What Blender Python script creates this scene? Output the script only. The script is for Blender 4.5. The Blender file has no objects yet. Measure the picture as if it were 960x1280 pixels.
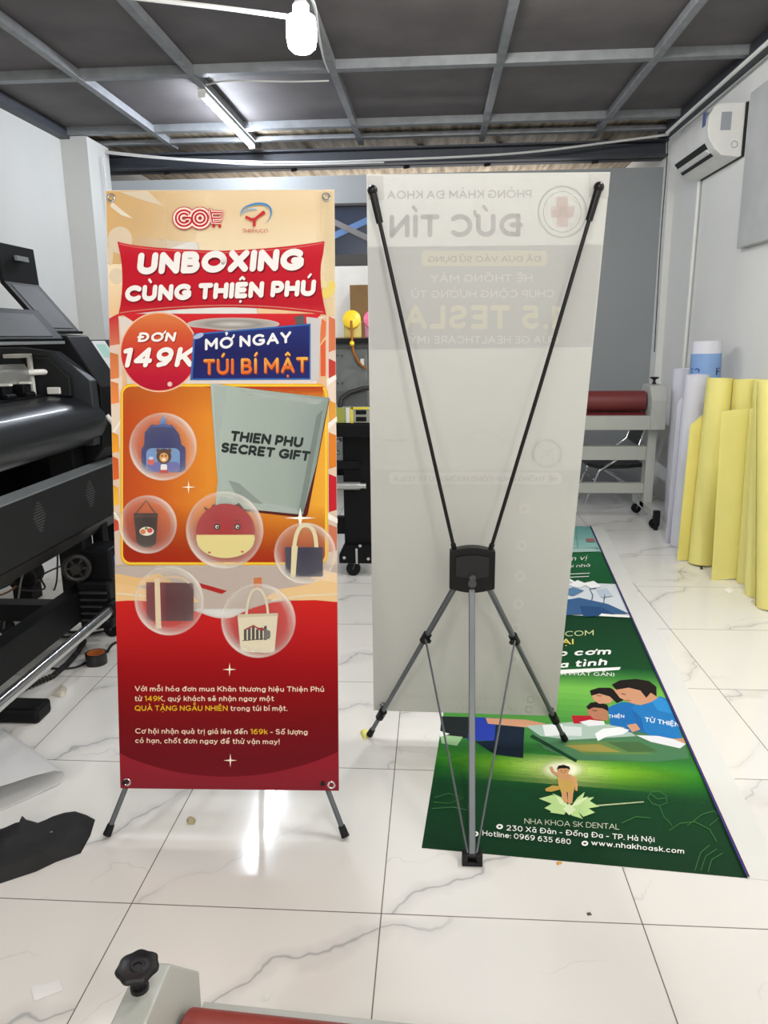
import bpy, bmesh, math, random
from mathutils import Vector, Matrix, noise
from mathutils.geometry import tessellate_polygon
random.seed(7)
S = bpy.context.scene
C = S.collection
PI = math.pi

# ------------------------------------------------------------------ camera
HC = 1.316                      # eye height
F, PITCH, ROLL = 933.0, math.radians(13.2), -0.011
PSI = math.atan(66 * math.cos(PITCH) / F)
_fw = Vector((-math.sin(PSI) * math.cos(PITCH), math.cos(PSI) * math.cos(PITCH), -math.sin(PITCH)))
_r0 = Vector((math.cos(PSI), math.sin(PSI), 0)); _u0 = _r0.cross(_fw)
_i = math.cos(ROLL) * _r0 + math.sin(ROLL) * _u0
_j = -math.sin(ROLL) * _r0 + math.cos(ROLL) * _u0
CAM = Vector((0, 0, HC))
cd = bpy.data.cameras.new('camera'); cam = bpy.data.objects.new('camera', cd); C.objects.link(cam)
m = Matrix((_i, _j, -_fw)).transposed().to_4x4(); m.translation = CAM
cam.matrix_world = m
cd.sensor_fit = 'AUTO'; cd.sensor_width = 36.0; cd.lens = F / 1280 * 36.0
cd.clip_start = 0.05; cd.clip_end = 60
S.camera = cam

# ------------------------------------------------------------------ world, exposure, unseen ceiling lamps
w = bpy.data.worlds.new('world'); S.world = w; w.use_nodes = True
w.node_tree.nodes['Background'].inputs[0].default_value = (0.75, 0.83, 1.0, 1)
w.node_tree.nodes['Background'].inputs[1].default_value = 0.25
S.view_settings.view_transform = 'Standard'; S.view_settings.look = 'None'
S.view_settings.gamma = 1.0; S.view_settings.use_curve_mapping = False
S.view_settings.exposure = 0.44
S.cycles.transparent_max_bounces = 24
S.cycles.max_bounces = 8
S.cycles.sample_clamp_indirect = 6.0

def area(name, loc, sx, sy, power, col=(1, 0.97, 0.93), rot=(0, 0, 0)):
    l = bpy.data.lights.new(name, 'AREA'); l.shape = 'RECTANGLE'; l.size = sx; l.size_y = sy
    l.energy = power; l.color = col
    o = bpy.data.objects.new(name, l); o.location = loc; o.rotation_euler = rot; C.objects.link(o)
    return o
# unseen lamps behind the camera, overhead and beyond the partition; some added for brightness
def bulb(loc, power, r=0.10, col=(1, 0.97, 0.93)):
    l = bpy.data.lights.new('unseen_lamp', 'POINT'); l.energy = power; l.shadow_soft_size = r; l.color = col
    o = bpy.data.objects.new('unseen_lamp', l); o.location = loc; C.objects.link(o)
bulb((-1.1, -1.2, 2.5), 38, .15); bulb((1.0, -1.1, 2.5), 44, .15); bulb((-0.2, -2.7, 2.4), 44, .15); bulb((0.2, 0.5, 2.6), 22, .15)  # last one added out of view to brighten the near floor
bulb((0.3, 3.3, 2.75), 40, .06)  # added above the frame to brighten the rear of the room
area('unseen_strip', (-1.95, 3.1, 2.8), 0.04, 0.9, 9); area('unseen_strip', (1.1, 2.2, 2.8), 0.04, 0.95, 21)  # right strip added out of view for brightness; left one matches a floor reflection
area('next_room_lamp', (-0.4, 8.2, 2.3), 3.5, 0.3, 22, rot=(PI, 0, 0))

# ------------------------------------------------------------------ pixel rays (photo frame 960 x 1280) to points of the room
def ray(x, y): return (x - 480) / F * _i - (y - 640) / F * _j + _fw
def fl(x, y, z=0.0):
    d = ray(x, y); return CAM + d * ((z - HC) / d.z)
def onY(x, y, Y):
    d = ray(x, y); return CAM + d * (Y / d.y)
def onX(x, y, X):
    d = ray(x, y); return CAM + d * (X / d.x)

# ------------------------------------------------------------------ materials
def lin(c):
    c = c / 255.0
    return c / 12.92 if c <= 0.04045 else ((c + 0.055) / 1.055) ** 2.4
def L3(c): return (lin(c[0]), lin(c[1]), lin(c[2]))
_mats = {}
def M(name, col=(200, 200, 200), rough=0.5, metal=0.0, spec=0.5, emit=None, strength=0.0, var=0.06, vscale=6.0, bump=0.0, coat=0.0, trans=0.0):
    if name in _mats: return _mats[name]
    mt = bpy.data.materials.new(name); mt.use_nodes = True; _mats[name] = mt
    nt = mt.node_tree; b = nt.nodes['Principled BSDF']
    c = L3(col)
    b.inputs['Roughness'].default_value = rough; b.inputs['Metallic'].default_value = metal
    b.inputs['Specular IOR Level'].default_value = spec
    b.inputs['Coat Weight'].default_value = coat
    b.inputs['Base Color'].default_value = (*c, 1)
    if var > 0:
        tc = nt.nodes.new('ShaderNodeTexCoord'); n = nt.nodes.new('ShaderNodeTexNoise')
        n.inputs['Scale'].default_value = vscale; n.inputs['Detail'].default_value = 4
        nt.links.new(tc.outputs['Object'], n.inputs['Vector'])
        r = nt.nodes.new('ShaderNodeValToRGB')
        r.color_ramp.elements[0].position = 0.3; r.color_ramp.elements[1].position = 0.7
        r.color_ramp.elements[0].color = (*[max(0, k * (1 - var)) for k in c], 1)
        r.color_ramp.elements[1].color = (*[min(1, k * (1 + var)) for k in c], 1)
        nt.links.new(n.outputs['Fac'], r.inputs['Fac']); nt.links.new(r.outputs['Color'], b.inputs['Base Color'])
        if bump > 0:
            bp = nt.nodes.new('ShaderNodeBump'); bp.inputs['Strength'].default_value = bump; bp.inputs['Distance'].default_value = 0.01
            nt.links.new(n.outputs['Fac'], bp.inputs['Height']); nt.links.new(bp.outputs['Normal'], b.inputs['Normal'])
    if emit:
        b.inputs['Emission Color'].default_value = (*L3(emit), 1); b.inputs['Emission Strength'].default_value = strength
    if trans > 0:
        tl = nt.nodes.new('ShaderNodeBsdfTranslucent'); tl.inputs[0].default_value = (*c, 1)
        mx = nt.nodes.new('ShaderNodeMixShader'); mx.inputs[0].default_value = trans
        out = nt.nodes['Material Output']
        nt.links.new(b.outputs[0], mx.inputs[1]); nt.links.new(tl.outputs[0], mx.inputs[2]); nt.links.new(mx.outputs[0], out.inputs['Surface'])
    return mt

def ink_material(name='printed_ink', trans=0.0):
    mt = bpy.data.materials.new(name); mt.use_nodes = True
    nt = mt.node_tree; b = nt.nodes['Principled BSDF']; out = nt.nodes['Material Output']
    a = nt.nodes.new('ShaderNodeAttribute'); a.attribute_name = 'ink'
    nt.links.new(a.outputs['Color'], b.inputs['Base Color'])
    b.inputs['Roughness'].default_value = 0.5; b.inputs['Specular IOR Level'].default_value = 0.14
    t = nt.nodes.new('ShaderNodeBsdfTransparent'); mx = nt.nodes.new('ShaderNodeMixShader')
    top = b.outputs[0]
    if trans > 0:
        tl = nt.nodes.new('ShaderNodeBsdfTranslucent'); m2 = nt.nodes.new('ShaderNodeMixShader'); m2.inputs[0].default_value = trans
        nt.links.new(a.outputs['Color'], tl.inputs[0]); nt.links.new(top, m2.inputs[1]); nt.links.new(tl.outputs[0], m2.inputs[2]); top = m2.outputs[0]
    nt.links.new(a.outputs['Alpha'], mx.inputs[0]); nt.links.new(t.outputs[0], mx.inputs[1]); nt.links.new(top, mx.inputs[2])
    nt.links.new(mx.outputs[0], out.inputs['Surface'])
    return mt
INK = ink_material(); INK_SHEER = ink_material('printed_ink_sheer', 0.45)

def floor_material():
    mt = bpy.data.materials.new('marble_tile'); mt.use_nodes = True
    nt = mt.node_tree; N = nt.nodes; lk = nt.links.new; b = N['Principled BSDF']
    tc = N.new('ShaderNodeTexCoord')
    def math_(op, a, bb=None, clamp=False):
        n = N.new('ShaderNodeMath'); n.operation = op; n.use_clamp = clamp
        for k, v in enumerate((a, bb)):
            if v is None: continue
            if isinstance(v, (int, float)): n.inputs[k].default_value = v
            else: lk(v, n.inputs[k])
        return n.outputs[0]
    sx = N.new('ShaderNodeSeparateXYZ'); lk(tc.outputs['Object'], sx.inputs[0])
    ux = math_('DIVIDE', math_('ADD', sx.outputs[0], 0.119 + 6.0), 0.6)
    uy = math_('DIVIDE', math_('ADD', sx.outputs[1], 6.0 - 1.484 + 0.0), 0.6)
    fx = math_('FRACT', ux); fy = math_('FRACT', uy)
    ex = math_('MINIMUM', fx, math_('SUBTRACT', 1.0, fx)); ey = math_('MINIMUM', fy, math_('SUBTRACT', 1.0, fy))
    e = math_('MINIMUM', ex, ey)
    grout = math_('LESS_THAN', e, 0.0024)
    cx = math_('FLOOR', ux); cy = math_('FLOOR', uy)
    cmb = N.new('ShaderNodeCombineXYZ'); lk(cx, cmb.inputs[0]); lk(cy, cmb.inputs[1])
    wn = N.new('ShaderNodeTexWhiteNoise'); wn.noise_dimensions = '3D'; lk(cmb.outputs[0], wn.inputs['Vector'])
    sc = N.new('ShaderNodeVectorMath'); sc.operation = 'SCALE'; lk(wn.outputs['Color'], sc.inputs[0]); sc.inputs['Scale'].default_value = 9.0
    # veins: wandering lines that cross each tile from near left to far right
    ad = N.new('ShaderNodeVectorMath'); ad.operation = 'ADD'; lk(tc.outputs['Object'], ad.inputs[0]); lk(sc.outputs[0], ad.inputs[1])
    def noise_(scale, detail, rough=.55, off=0.0):
        n = N.new('ShaderNodeTexNoise'); n.inputs['Scale'].default_value = scale; n.inputs['Detail'].default_value = detail; n.inputs['Roughness'].default_value = rough
        o_ = N.new('ShaderNodeVectorMath'); o_.operation = 'ADD'; o_.inputs[1].default_value = (off, off * .7, off * 1.3); lk(ad.outputs[0], o_.inputs[0]); lk(o_.outputs[0], n.inputs['Vector'])
        return n.outputs['Fac']
    sa = N.new('ShaderNodeSeparateXYZ'); lk(ad.outputs[0], sa.inputs[0])
    def veins(ang, freq, wander, nscale, off):
        c_, s_ = math.cos(math.radians(ang)), math.sin(math.radians(ang))
        v_ = math_('SUBTRACT', math_('MULTIPLY', sa.outputs[1], c_), math_('MULTIPLY', sa.outputs[0], s_))
        t = math_('ADD', math_('MULTIPLY', v_, freq), math_('MULTIPLY', noise_(nscale, 4, .5, off), wander))
        return math_('DIVIDE', math_('ABSOLUTE', math_('SUBTRACT', math_('FRACT', t), .5)), freq)
    d1 = veins(38, 2.3, 1.15, 2.6, 0.0); d2 = veins(24, 2.9, 1.5, 3.0, 5.3)
    def prof(d, wd): return math_('SUBTRACT', 1.0, math_('DIVIDE', d, wd), True)
    mk = math_('MULTIPLY', math_('SUBTRACT', noise_(2.1, 2, .5, 9.1), .38), 7.0, True); mk2 = math_('MULTIPLY', math_('SUBTRACT', noise_(2.4, 2, .5, 3.7), .50), 7.0, True)
    wn_ = math_('ADD', math_('MULTIPLY', noise_(5.0, 2, .5, 1.9), .014), .001)
    v1 = math_('MULTIPLY', prof(d1, wn_), mk); v2 = math_('MULTIPLY', math_('MULTIPLY', prof(d1, .04), mk), .32); v3 = math_('MULTIPLY', math_('MULTIPLY', prof(d2, .004), mk2), .55)
    v = math_('MAXIMUM', math_('MAXIMUM', v1, v2), v3)
    mix = N.new('ShaderNodeMix'); mix.data_type = 'RGBA'; lk(math_('MULTIPLY', v, 0.7), mix.inputs['Factor'])
    mix.inputs['A'].default_value = (*L3((232, 230, 225)), 1); mix.inputs['B'].default_value = (*L3((140, 142, 146)), 1)
    mix2 = N.new('ShaderNodeMix'); mix2.data_type = 'RGBA'; lk(grout, mix2.inputs['Factor'])
    lk(mix.outputs['Result'], mix2.inputs['A']); mix2.inputs['B'].default_value = (*L3((120, 112, 105)), 1)
    lk(mix2.outputs['Result'], b.inputs['Base Color'])
    n2 = N.new('ShaderNodeTexNoise'); n2.inputs['Scale'].default_value = 3.0; lk(tc.outputs['Object'], n2.inputs['Vector'])
    lk(math_('ADD', math_('MULTIPLY', n2.outputs['Fac'], 0.10), 0.06), b.inputs['Roughness'])
    b.inputs['Specular IOR Level'].default_value = 0.5
    return mt

def wood_strip_material():
    mt = bpy.data.materials.new('raw_plywood'); mt.use_nodes = True
    nt = mt.node_tree; b = nt.nodes['Principled BSDF']
    tc = nt.nodes.new('ShaderNodeTexCoord'); mp = nt.nodes.new('ShaderNodeMapping'); mp.inputs['Scale'].default_value = (9, 0.8, 1)
    n = nt.nodes.new('ShaderNodeTexNoise'); n.inputs['Scale'].default_value = 2.0; n.inputs['Detail'].default_value = 5
    r = nt.nodes.new('ShaderNodeValToRGB')
    r.color_ramp.elements[0].position = 0.35; r.color_ramp.elements[1].position = 0.68
    r.color_ramp.elements[0].color = (*L3((112, 100, 84)), 1); r.color_ramp.elements[1].color = (*L3((186, 170, 146)), 1)
    nt.links.new(tc.outputs['Object'], mp.inputs[0]); nt.links.new(mp.outputs[0], n.inputs['Vector'])
    nt.links.new(n.outputs['Fac'], r.inputs[0]); nt.links.new(r.outputs[0], b.inputs['Base Color'])
    b.inputs['Roughness'].default_value = 0.7
    return mt

# ------------------------------------------------------------------ mesh helpers
class MB:
    """collects shapes into one mesh"""
    def __init__(s): s.bm = bmesh.new()
    def _add(s, verts, faces):
        vs = [s.bm.verts.new(v) for v in verts]
        for f in faces:
            try: s.bm.faces.new([vs[k] for k in f])
            except ValueError: pass
        return vs
    def box(s, x0, x1, y0, y1, z0, z1, rot=None, piv=None):
        P = [Vector((x, y, z)) for z in (z0, z1) for y in (y0, y1) for x in (x0, x1)]
        if rot is not None:
            pv = Vector(piv) if piv is not None else Vector(((x0 + x1) / 2, (y0 + y1) / 2, (z0 + z1) / 2))
            P = [rot @ (p - pv) + pv for p in P]
        s._add(P, [(0, 2, 3, 1), (4, 5, 7, 6), (0, 1, 5, 4), (2, 6, 7, 3), (0, 4, 6, 2), (1, 3, 7, 5)])
        return s
    def hexa(s, P):   # 8 points: bottom loop 4, top loop 4
        s._add([Vector(p) for p in P], [(3, 2, 1, 0), (4, 5, 6, 7), (0, 1, 5, 4), (1, 2, 6, 5), (2, 3, 7, 6), (3, 0, 4, 7)])
        return s
    def bar(s, a, b, wx, wy, up=(0, 0, 1)):   # rectangular bar between two points
        a, b = Vector(a), Vector(b); d = (b - a).normalized(); u = Vector(up)
        if abs(d.dot(u)) > 0.98: u = Vector((0, 1, 0))
        x = d.cross(u).normalized(); y = x.cross(d).normalized()
        q = [x * sx * wx / 2 + y * sy * wy / 2 for sx, sy in ((-1, -1), (1, -1), (1, 1), (-1, 1))]
        return s.hexa([a + k for k in q] + [b + k for k in q])
    def tube(s, pts, r, n=10, caps=True, rfun=None):
        pts = [Vector(p) for p in pts]; rings = []
        prev = None
        for k, p in enumerate(pts):
            d = (pts[min(k + 1, len(pts) - 1)] - pts[max(k - 1, 0)]).normalized()
            if prev is None:
                u = Vector((0, 0, 1)) if abs(d.z) < 0.9 else Vector((1, 0, 0))
            else: u = prev
            x = d.cross(u).normalized(); y = x.cross(d).normalized(); prev = y
            rr = r if rfun is None else rfun(k)
            rings.append([s.bm.verts.new(p + (x * math.cos(a) + y * math.sin(a)) * rr) for a in [2 * PI * t / n for t in range(n)]])
        for a, b in zip(rings, rings[1:]):
            for t in range(n): s.bm.faces.new((a[t], a[(t + 1) % n], b[(t + 1) % n], b[t]))
        if caps:
            s.bm.faces.new(rings[0][::-1]); s.bm.faces.new(rings[-1])
        return s
    def cyl(s, a, b, r, n=20, r2=None):
        a, b = Vector(a), Vector(b)
        return s.tube([a, b], r, n, True, None if r2 is None else (lambda k: (r, r2)[k]))
    def lathe(s, base, axis, prof, n=24):   # prof: (radius, height along axis)
        base = Vector(base); d = Vector(axis).normalized()
        u = Vector((0, 0, 1)) if abs(d.z) < 0.9 else Vector((1, 0, 0))
        x = d.cross(u).normalized(); y = x.cross(d).normalized(); rings = []
        for r, h in prof:
            rings.append([s.bm.verts.new(base + d * h + (x * math.cos(a) + y * math.sin(a)) * max(r, 1e-5)) for a in [2 * PI * t / n for t in range(n)]])
        for a, b in zip(rings, rings[1:]):
            for t in range(n): s.bm.faces.new((a[t], a[(t + 1) % n], b[(t + 1) % n], b[t]))
        s.bm.faces.new(rings[0][::-1]); s.bm.faces.new(rings[-1])
        return s
    def prism(s, poly, ext):   # 3-D polygon extruded by a vector
        poly = [Vector(p) for p in poly]; e = Vector(ext); n = len(poly)
        a = [s.bm.verts.new(p) for p in poly]; b = [s.bm.verts.new(p + e) for p in poly]
        tris = tessellate_polygon([poly])
        for t in tris:
            try: s.bm.faces.new([a[k] for k in t]); s.bm.faces.new([b[k] for k in reversed(t)])
            except ValueError: pass
        for k in range(n): s.bm.faces.new((a[k], a[(k + 1) % n], b[(k + 1) % n], b[k]))
        return s
    def sheet(s, line, ext, th):   # open polyline (3-D) extruded by a vector, given thickness th
        line = [Vector(p) for p in line]; e = Vector(ext); en = e.normalized(); off = []
        for k, p in enumerate(line):
            d = (line[min(k + 1, len(line) - 1)] - line[max(k - 1, 0)]).normalized()
            off.append(p + d.cross(en) * th)
        loop = line + off[::-1]; n = len(loop)
        a = [s.bm.verts.new(p) for p in loop]; b = [s.bm.verts.new(p + e) for p in loop]
        for k in range(n): s.bm.faces.new((a[k], a[(k + 1) % n], b[(k + 1) % n], b[k]))
        m_ = len(line)
        for k in range(m_ - 1):
            q = (k, k + 1, n - 2 - k, n - 1 - k)
            s.bm.faces.new([a[t] for t in q]); s.bm.faces.new([b[t] for t in reversed(q)])
        return s
    def sphere(s, c, r, n=16, sz=1.0):
        k = n // 2
        return s.lathe(Vector(c) - Vector((0, 0, r * sz)), (0, 0, 1), [(r * math.sin(PI * t / k), r * sz * (1 - math.cos(PI * t / k))) for t in range(k + 1)], n)
    def torus(s, c, axis, R, r, n=20, k=8):
        c = Vector(c); d = Vector(axis).normalized(); u = Vector((0, 0, 1)) if abs(d.z) < 0.9 else Vector((1, 0, 0))
        x = d.cross(u).normalized(); y = x.cross(d).normalized(); rings = []
        for t in range(n):
            a = 2 * PI * t / n; q = x * math.cos(a) + y * math.sin(a)
            rings.append([s.bm.verts.new(c + q * (R + r * math.cos(2 * PI * v / k)) + d * r * math.sin(2 * PI * v / k)) for v in range(k)])
        for t in range(n):
            a, b = rings[t], rings[(t + 1) % n]
            for v in range(k): s.bm.faces.new((a[v], a[(v + 1) % k], b[(v + 1) % k], b[v]))
        return s

ORG = {}
def obj(name, mb, mat, parent=None, smooth=False, bevel=0.0, origin=None):
    bm = mb.bm if isinstance(mb, MB) else mb
    bmesh.ops.recalc_face_normals(bm, faces=bm.faces[:])
    if parent is not None: o0 = ORG[parent.name]
    elif origin is not None: o0 = Vector(origin)
    else:
        xs = [v.co for v in bm.verts]
        o0 = Vector(((min(p.x for p in xs) + max(p.x for p in xs)) / 2, (min(p.y for p in xs) + max(p.y for p in xs)) / 2, min(p.z for p in xs)))
    for v in bm.verts: v.co -= o0
    me = bpy.data.meshes.new(name); bm.to_mesh(me); bm.free()
    if smooth:
        for p in me.polygons: p.use_smooth = True
        me.set_sharp_from_angle(angle=math.radians(38))
    o = bpy.data.objects.new(name, me); C.objects.link(o)
    for mt in (mat if isinstance(mat, (list, tuple)) else [mat]): me.materials.append(mt)
    if parent is not None: o.parent = parent; ORG[o.name] = o0
    else: o.location = o0; ORG[o.name] = o0
    if bevel > 0:
        b = o.modifiers.new('bevel', 'BEVEL'); b.width = bevel; b.segments = 2; b.limit_method = 'ANGLE'; b.angle_limit = math.radians(40)
    return o
def tag(o, label, cat, group=None, kind=None):
    o['label'] = label; o['category'] = cat
    if group: o['group'] = group
    if kind: o['kind'] = kind
    return o
def thing(name, label, cat, loc, group=None):
    o = bpy.data.objects.new(name, None); C.objects.link(o); o.location = loc; o.empty_display_size = 0.1
    ORG[o.name] = Vector(loc)
    return tag(o, label, cat, group)
def struct(name, mb, mat, **k):
    o = obj(name, mb, mat, **k); o['kind'] = 'structure'; return o
def plabel(o, label): o['label'] = label; return o

# ------------------------------------------------------------------ printed artwork: coloured shapes lying in the sheet's own plane
# ------------------------------------------------------------------ rounded stroke lettering (unit: cap height 1)
def _arc(cx, cy, rx, ry, a0, a1, n=None):
    n = n or max(4, int(abs(a1 - a0) / 18)); return [(cx + rx * math.cos(math.radians(a0 + (a1 - a0) * k / n)), cy + ry * math.sin(math.radians(a0 + (a1 - a0) * k / n))) for k in range(n + 1)]
_s_u = _arc(.29, .75, .28, .25, 35, 270) + _arc(.29, .25, .29, .25, 90, -145)[1:]
_s_l = _arc(.22, .53, .21, .17, 35, 270) + _arc(.22, .18, .22, .18, 90, -145)[1:]
GL = {
 'A': (.8, [[(0, 0), (.4, 1), (.8, 0)], [(.14, .33), (.66, .33)]]),
 'B': (.6, [[(0, .52), (.3, .52), (0, .52), (0, 1)] , [(0, 1), (.3, 1)] + _arc(.32, .76, .22, .24, 90, -90) + [(.3, .52)], [(.3, .52)] + _arc(.34, .26, .26, .26, 90, -90) + [(0, 0), (0, 1)]]),
 'C': (.76, [_arc(.46, .5, .46, .5, 48, 312)]), 'D': (.76, [[(0, 0), (0, 1), (.28, 1)] + _arc(.28, .5, .48, .5, 90, -90) + [(0, 0)]]),
 'E': (.52, [[(.52, 1), (0, 1), (0, 0), (.52, 0)], [(0, .51), (.45, .51)]]), 'F': (.52, [[(.52, 1), (0, 1), (0, 0)], [(0, .48), (.45, .48)]]),
 'G': (.82, [_arc(.46, .5, .46, .5, 48, 325) + [(.83, .44), (.52, .44)]]), 'H': (.68, [[(0, 0), (0, 1)], [(.68, 0), (.68, 1)], [(0, .51), (.68, .51)]]),
 'I': (0, [[(0, 0), (0, 1)]]), 'J': (.44, [[(.44, 1), (.44, .28)] + _arc(.21, .28, .23, .28, 0, -150)]), 'K': (.64, [[(0, 0), (0, 1)], [(.62, 1), (.04, .40)], [(.22, .58), (.66, 0)]]),
 'L': (.48, [[(0, 1), (0, 0), (.48, 0)]]), 'M': (.86, [[(0, 0), (0, 1), (.43, .32), (.86, 1), (.86, 0)]]), 'N': (.7, [[(0, 0), (0, 1), (.7, 0), (.7, 1)]]),
 'O': (.92, [_arc(.46, .5, .46, .5, 0, 360)]), 'P': (.56, [[(0, 0), (0, 1), (.26, 1)] + _arc(.28, .68, .28, .32, 90, -90) + [(0, .36)]]),
 'Q': (.92, [_arc(.46, .5, .46, .5, 0, 360), [(.52, .2), (.86, -.12)]]), 'R': (.6, [[(0, 0), (0, 1), (.26, 1)] + _arc(.28, .69, .28, .31, 90, -90) + [(0, .38)], [(.3, .38), (.6, 0)]]),
 'S': (.58, [_s_u]), 'T': (.66, [[(0, 1), (.66, 1)], [(.33, 1), (.33, 0)]]), 'U': (.68, [[(0, 1), (0, .36)] + _arc(.34, .34, .34, .34, 180, 360) + [(.68, 1)]]),
 'V': (.76, [[(0, 1), (.38, 0), (.76, 1)]]), 'W': (1.1, [[(0, 1), (.28, 0), (.55, .95), (.82, 0), (1.1, 1)]]), 'X': (.68, [[(0, 0), (.68, 1)], [(0, 1), (.68, 0)]]),
 'Y': (.7, [[(0, 1), (.35, .42), (.7, 1)], [(.35, .42), (.35, 0)]]), 'Z': (.6, [[(0, 1), (.6, 1), (0, 0), (.6, 0)]]), 'Đ': (.86, [[(.1, 0), (.1, 1), (.38, 1)] + _arc(.38, .5, .48, .5, 90, -90) + [(.1, 0)], [(-.02, .51), (.38, .51)]]),
 '0': (.62, [_arc(.31, .5, .31, .5, 0, 360)]), '1': (.22, [[(0, .92), (.22, 1), (.22, 0)]]), '2': (.56, [_arc(.28, .72, .28, .28, 160, -35) + [(0, 0), (.56, 0)]]), '3': (.56, [[(.04, 1), (.52, 1), (.24, .60)] + _arc(.26, .29, .30, .30, 80, -140)]),
 '4': (.66, [[(.5, 0), (.5, 1), (0, .28), (.66, .28)]]), '5': (.56, [[(.52, 1), (.08, 1), (.05, .56)] + _arc(.26, .31, .30, .30, 110, -140)]), '6': (.6, [_arc(.30, .31, .30, .31, 0, 360), [(.0, .33), (.04, .62), (.2, .9), (.5, 1)]]),
 '7': (.56, [[(0, 1), (.56, 1), (.16, 0)]]), '8': (.58, [_arc(.29, .75, .25, .25, 0, 360), _arc(.29, .26, .29, .26, 0, 360)]), '9': (.6, [_arc(.30, .69, .30, .31, 0, 360), [(.6, .67), (.56, .38), (.4, .1), (.1, 0)]]),
 'a': (.5, [_arc(.25, .35, .25, .35, 0, 360), [(.5, .7), (.5, 0)]]), 'b': (.52, [[(0, 1), (0, 0)], _arc(.27, .35, .26, .35, 0, 360)]), 'c': (.46, [_arc(.27, .35, .27, .35, 50, 310)]), 'd': (.52, [_arc(.26, .35, .26, .35, 0, 360), [(.52, 1), (.52, 0)]]),
 'e': (.54, [[(.01, .36), (.54, .36)] + _arc(.27, .35, .27, .35, 2, 312)]), 'f': (.3, [_arc(.30, .78, .2, .22, 80, 180) + [(.1, 0)], [(0, .66), (.28, .66)]]), 'g': (.52, [_arc(.26, .35, .26, .35, 0, 360), [(.52, .7), (.52, 0)] + _arc(.27, 0, .25, .26, 0, -140)]),
 'h': (.46, [[(0, 1), (0, 0)], [(0, .4)] + _arc(.23, .44, .23, .26, 180, 0) + [(.46, 0)]]), 'i': (0, [[(0, .7), (0, 0)], [(0, .95), (0, .955)]]), 'ı': (0, [[(0, .7), (0, 0)]]), 'j': (.12, [[(.12, .7), (.12, -.1)] + _arc(-.02, -.1, .14, .16, 0, -80), [(.12, .95), (.12, .955)]]),
 'k': (.46, [[(0, 1), (0, 0)], [(.42, .7), (.03, .27)], [(.17, .42), (.47, 0)]]), 'l': (0, [[(0, 1), (0, 0)]]), 'm': (.82, [[(0, .7), (0, 0)], [(0, .42)] + _arc(.205, .44, .205, .26, 180, 0) + [(.41, 0)], [(.41, .42)] + _arc(.615, .44, .205, .26, 180, 0) + [(.82, 0)]]),
 'n': (.46, [[(0, .7), (0, 0)], [(0, .4)] + _arc(.23, .44, .23, .26, 180, 0) + [(.46, 0)]]), 'o': (.56, [_arc(.28, .35, .28, .35, 0, 360)]), 'p': (.52, [[(0, .7), (0, -.28)], _arc(.26, .35, .26, .35, 0, 360)]), 'q': (.52, [_arc(.26, .35, .26, .35, 0, 360), [(.52, .7), (.52, -.28)]]),
 'r': (.28, [[(0, .7), (0, 0)], [(0, .4)] + _arc(.26, .42, .26, .28, 180, 85)]), 's': (.44, [_s_l]), 't': (.32, [[(.1, .92), (.1, .18)] + _arc(.27, .18, .17, .18, 180, 290), [(0, .68), (.3, .68)]]), 'u': (.46, [[(0, .7), (0, .26)] + _arc(.23, .26, .23, .26, 180, 360) + [(.46, .7)], [(.46, .3), (.46, 0)]]),
 'v': (.5, [[(0, .7), (.25, 0), (.5, .7)]]), 'w': (.78, [[(0, .7), (.2, 0), (.39, .66), (.58, 0), (.78, .7)]]), 'x': (.48, [[(0, 0), (.48, .7)], [(0, .7), (.48, 0)]]), 'y': (.5, [[(0, .7), (.26, .02)], [(.5, .7), (.2, -.16), (.1, -.26), (0, -.26)]]), 'z': (.44, [[(0, .7), (.44, .7), (0, 0), (.44, 0)]]),
 'đ': (.56, [_arc(.26, .35, .26, .35, 0, 360), [(.52, 1), (.52, 0)], [(.32, .86), (.66, .86)]]),
 '.': (0, [[(0, 0), (0, .005)]]), ',': (.04, [[(.04, .02), (0, -.14)]]), ':': (0, [[(0, 0), (0, .005)], [(0, .6), (0, .605)]]), '!': (0, [[(0, 1), (0, .34)], [(0, 0), (0, .005)]]), '-': (.3, [[(0, .38), (.3, .38)]]), '(': (.16, [_arc(.3, .42, .3, .62, 120, 240)]), ')': (.16, [_arc(-.14, .42, .3, .62, 60, -60)]),
}
import unicodedata
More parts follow.
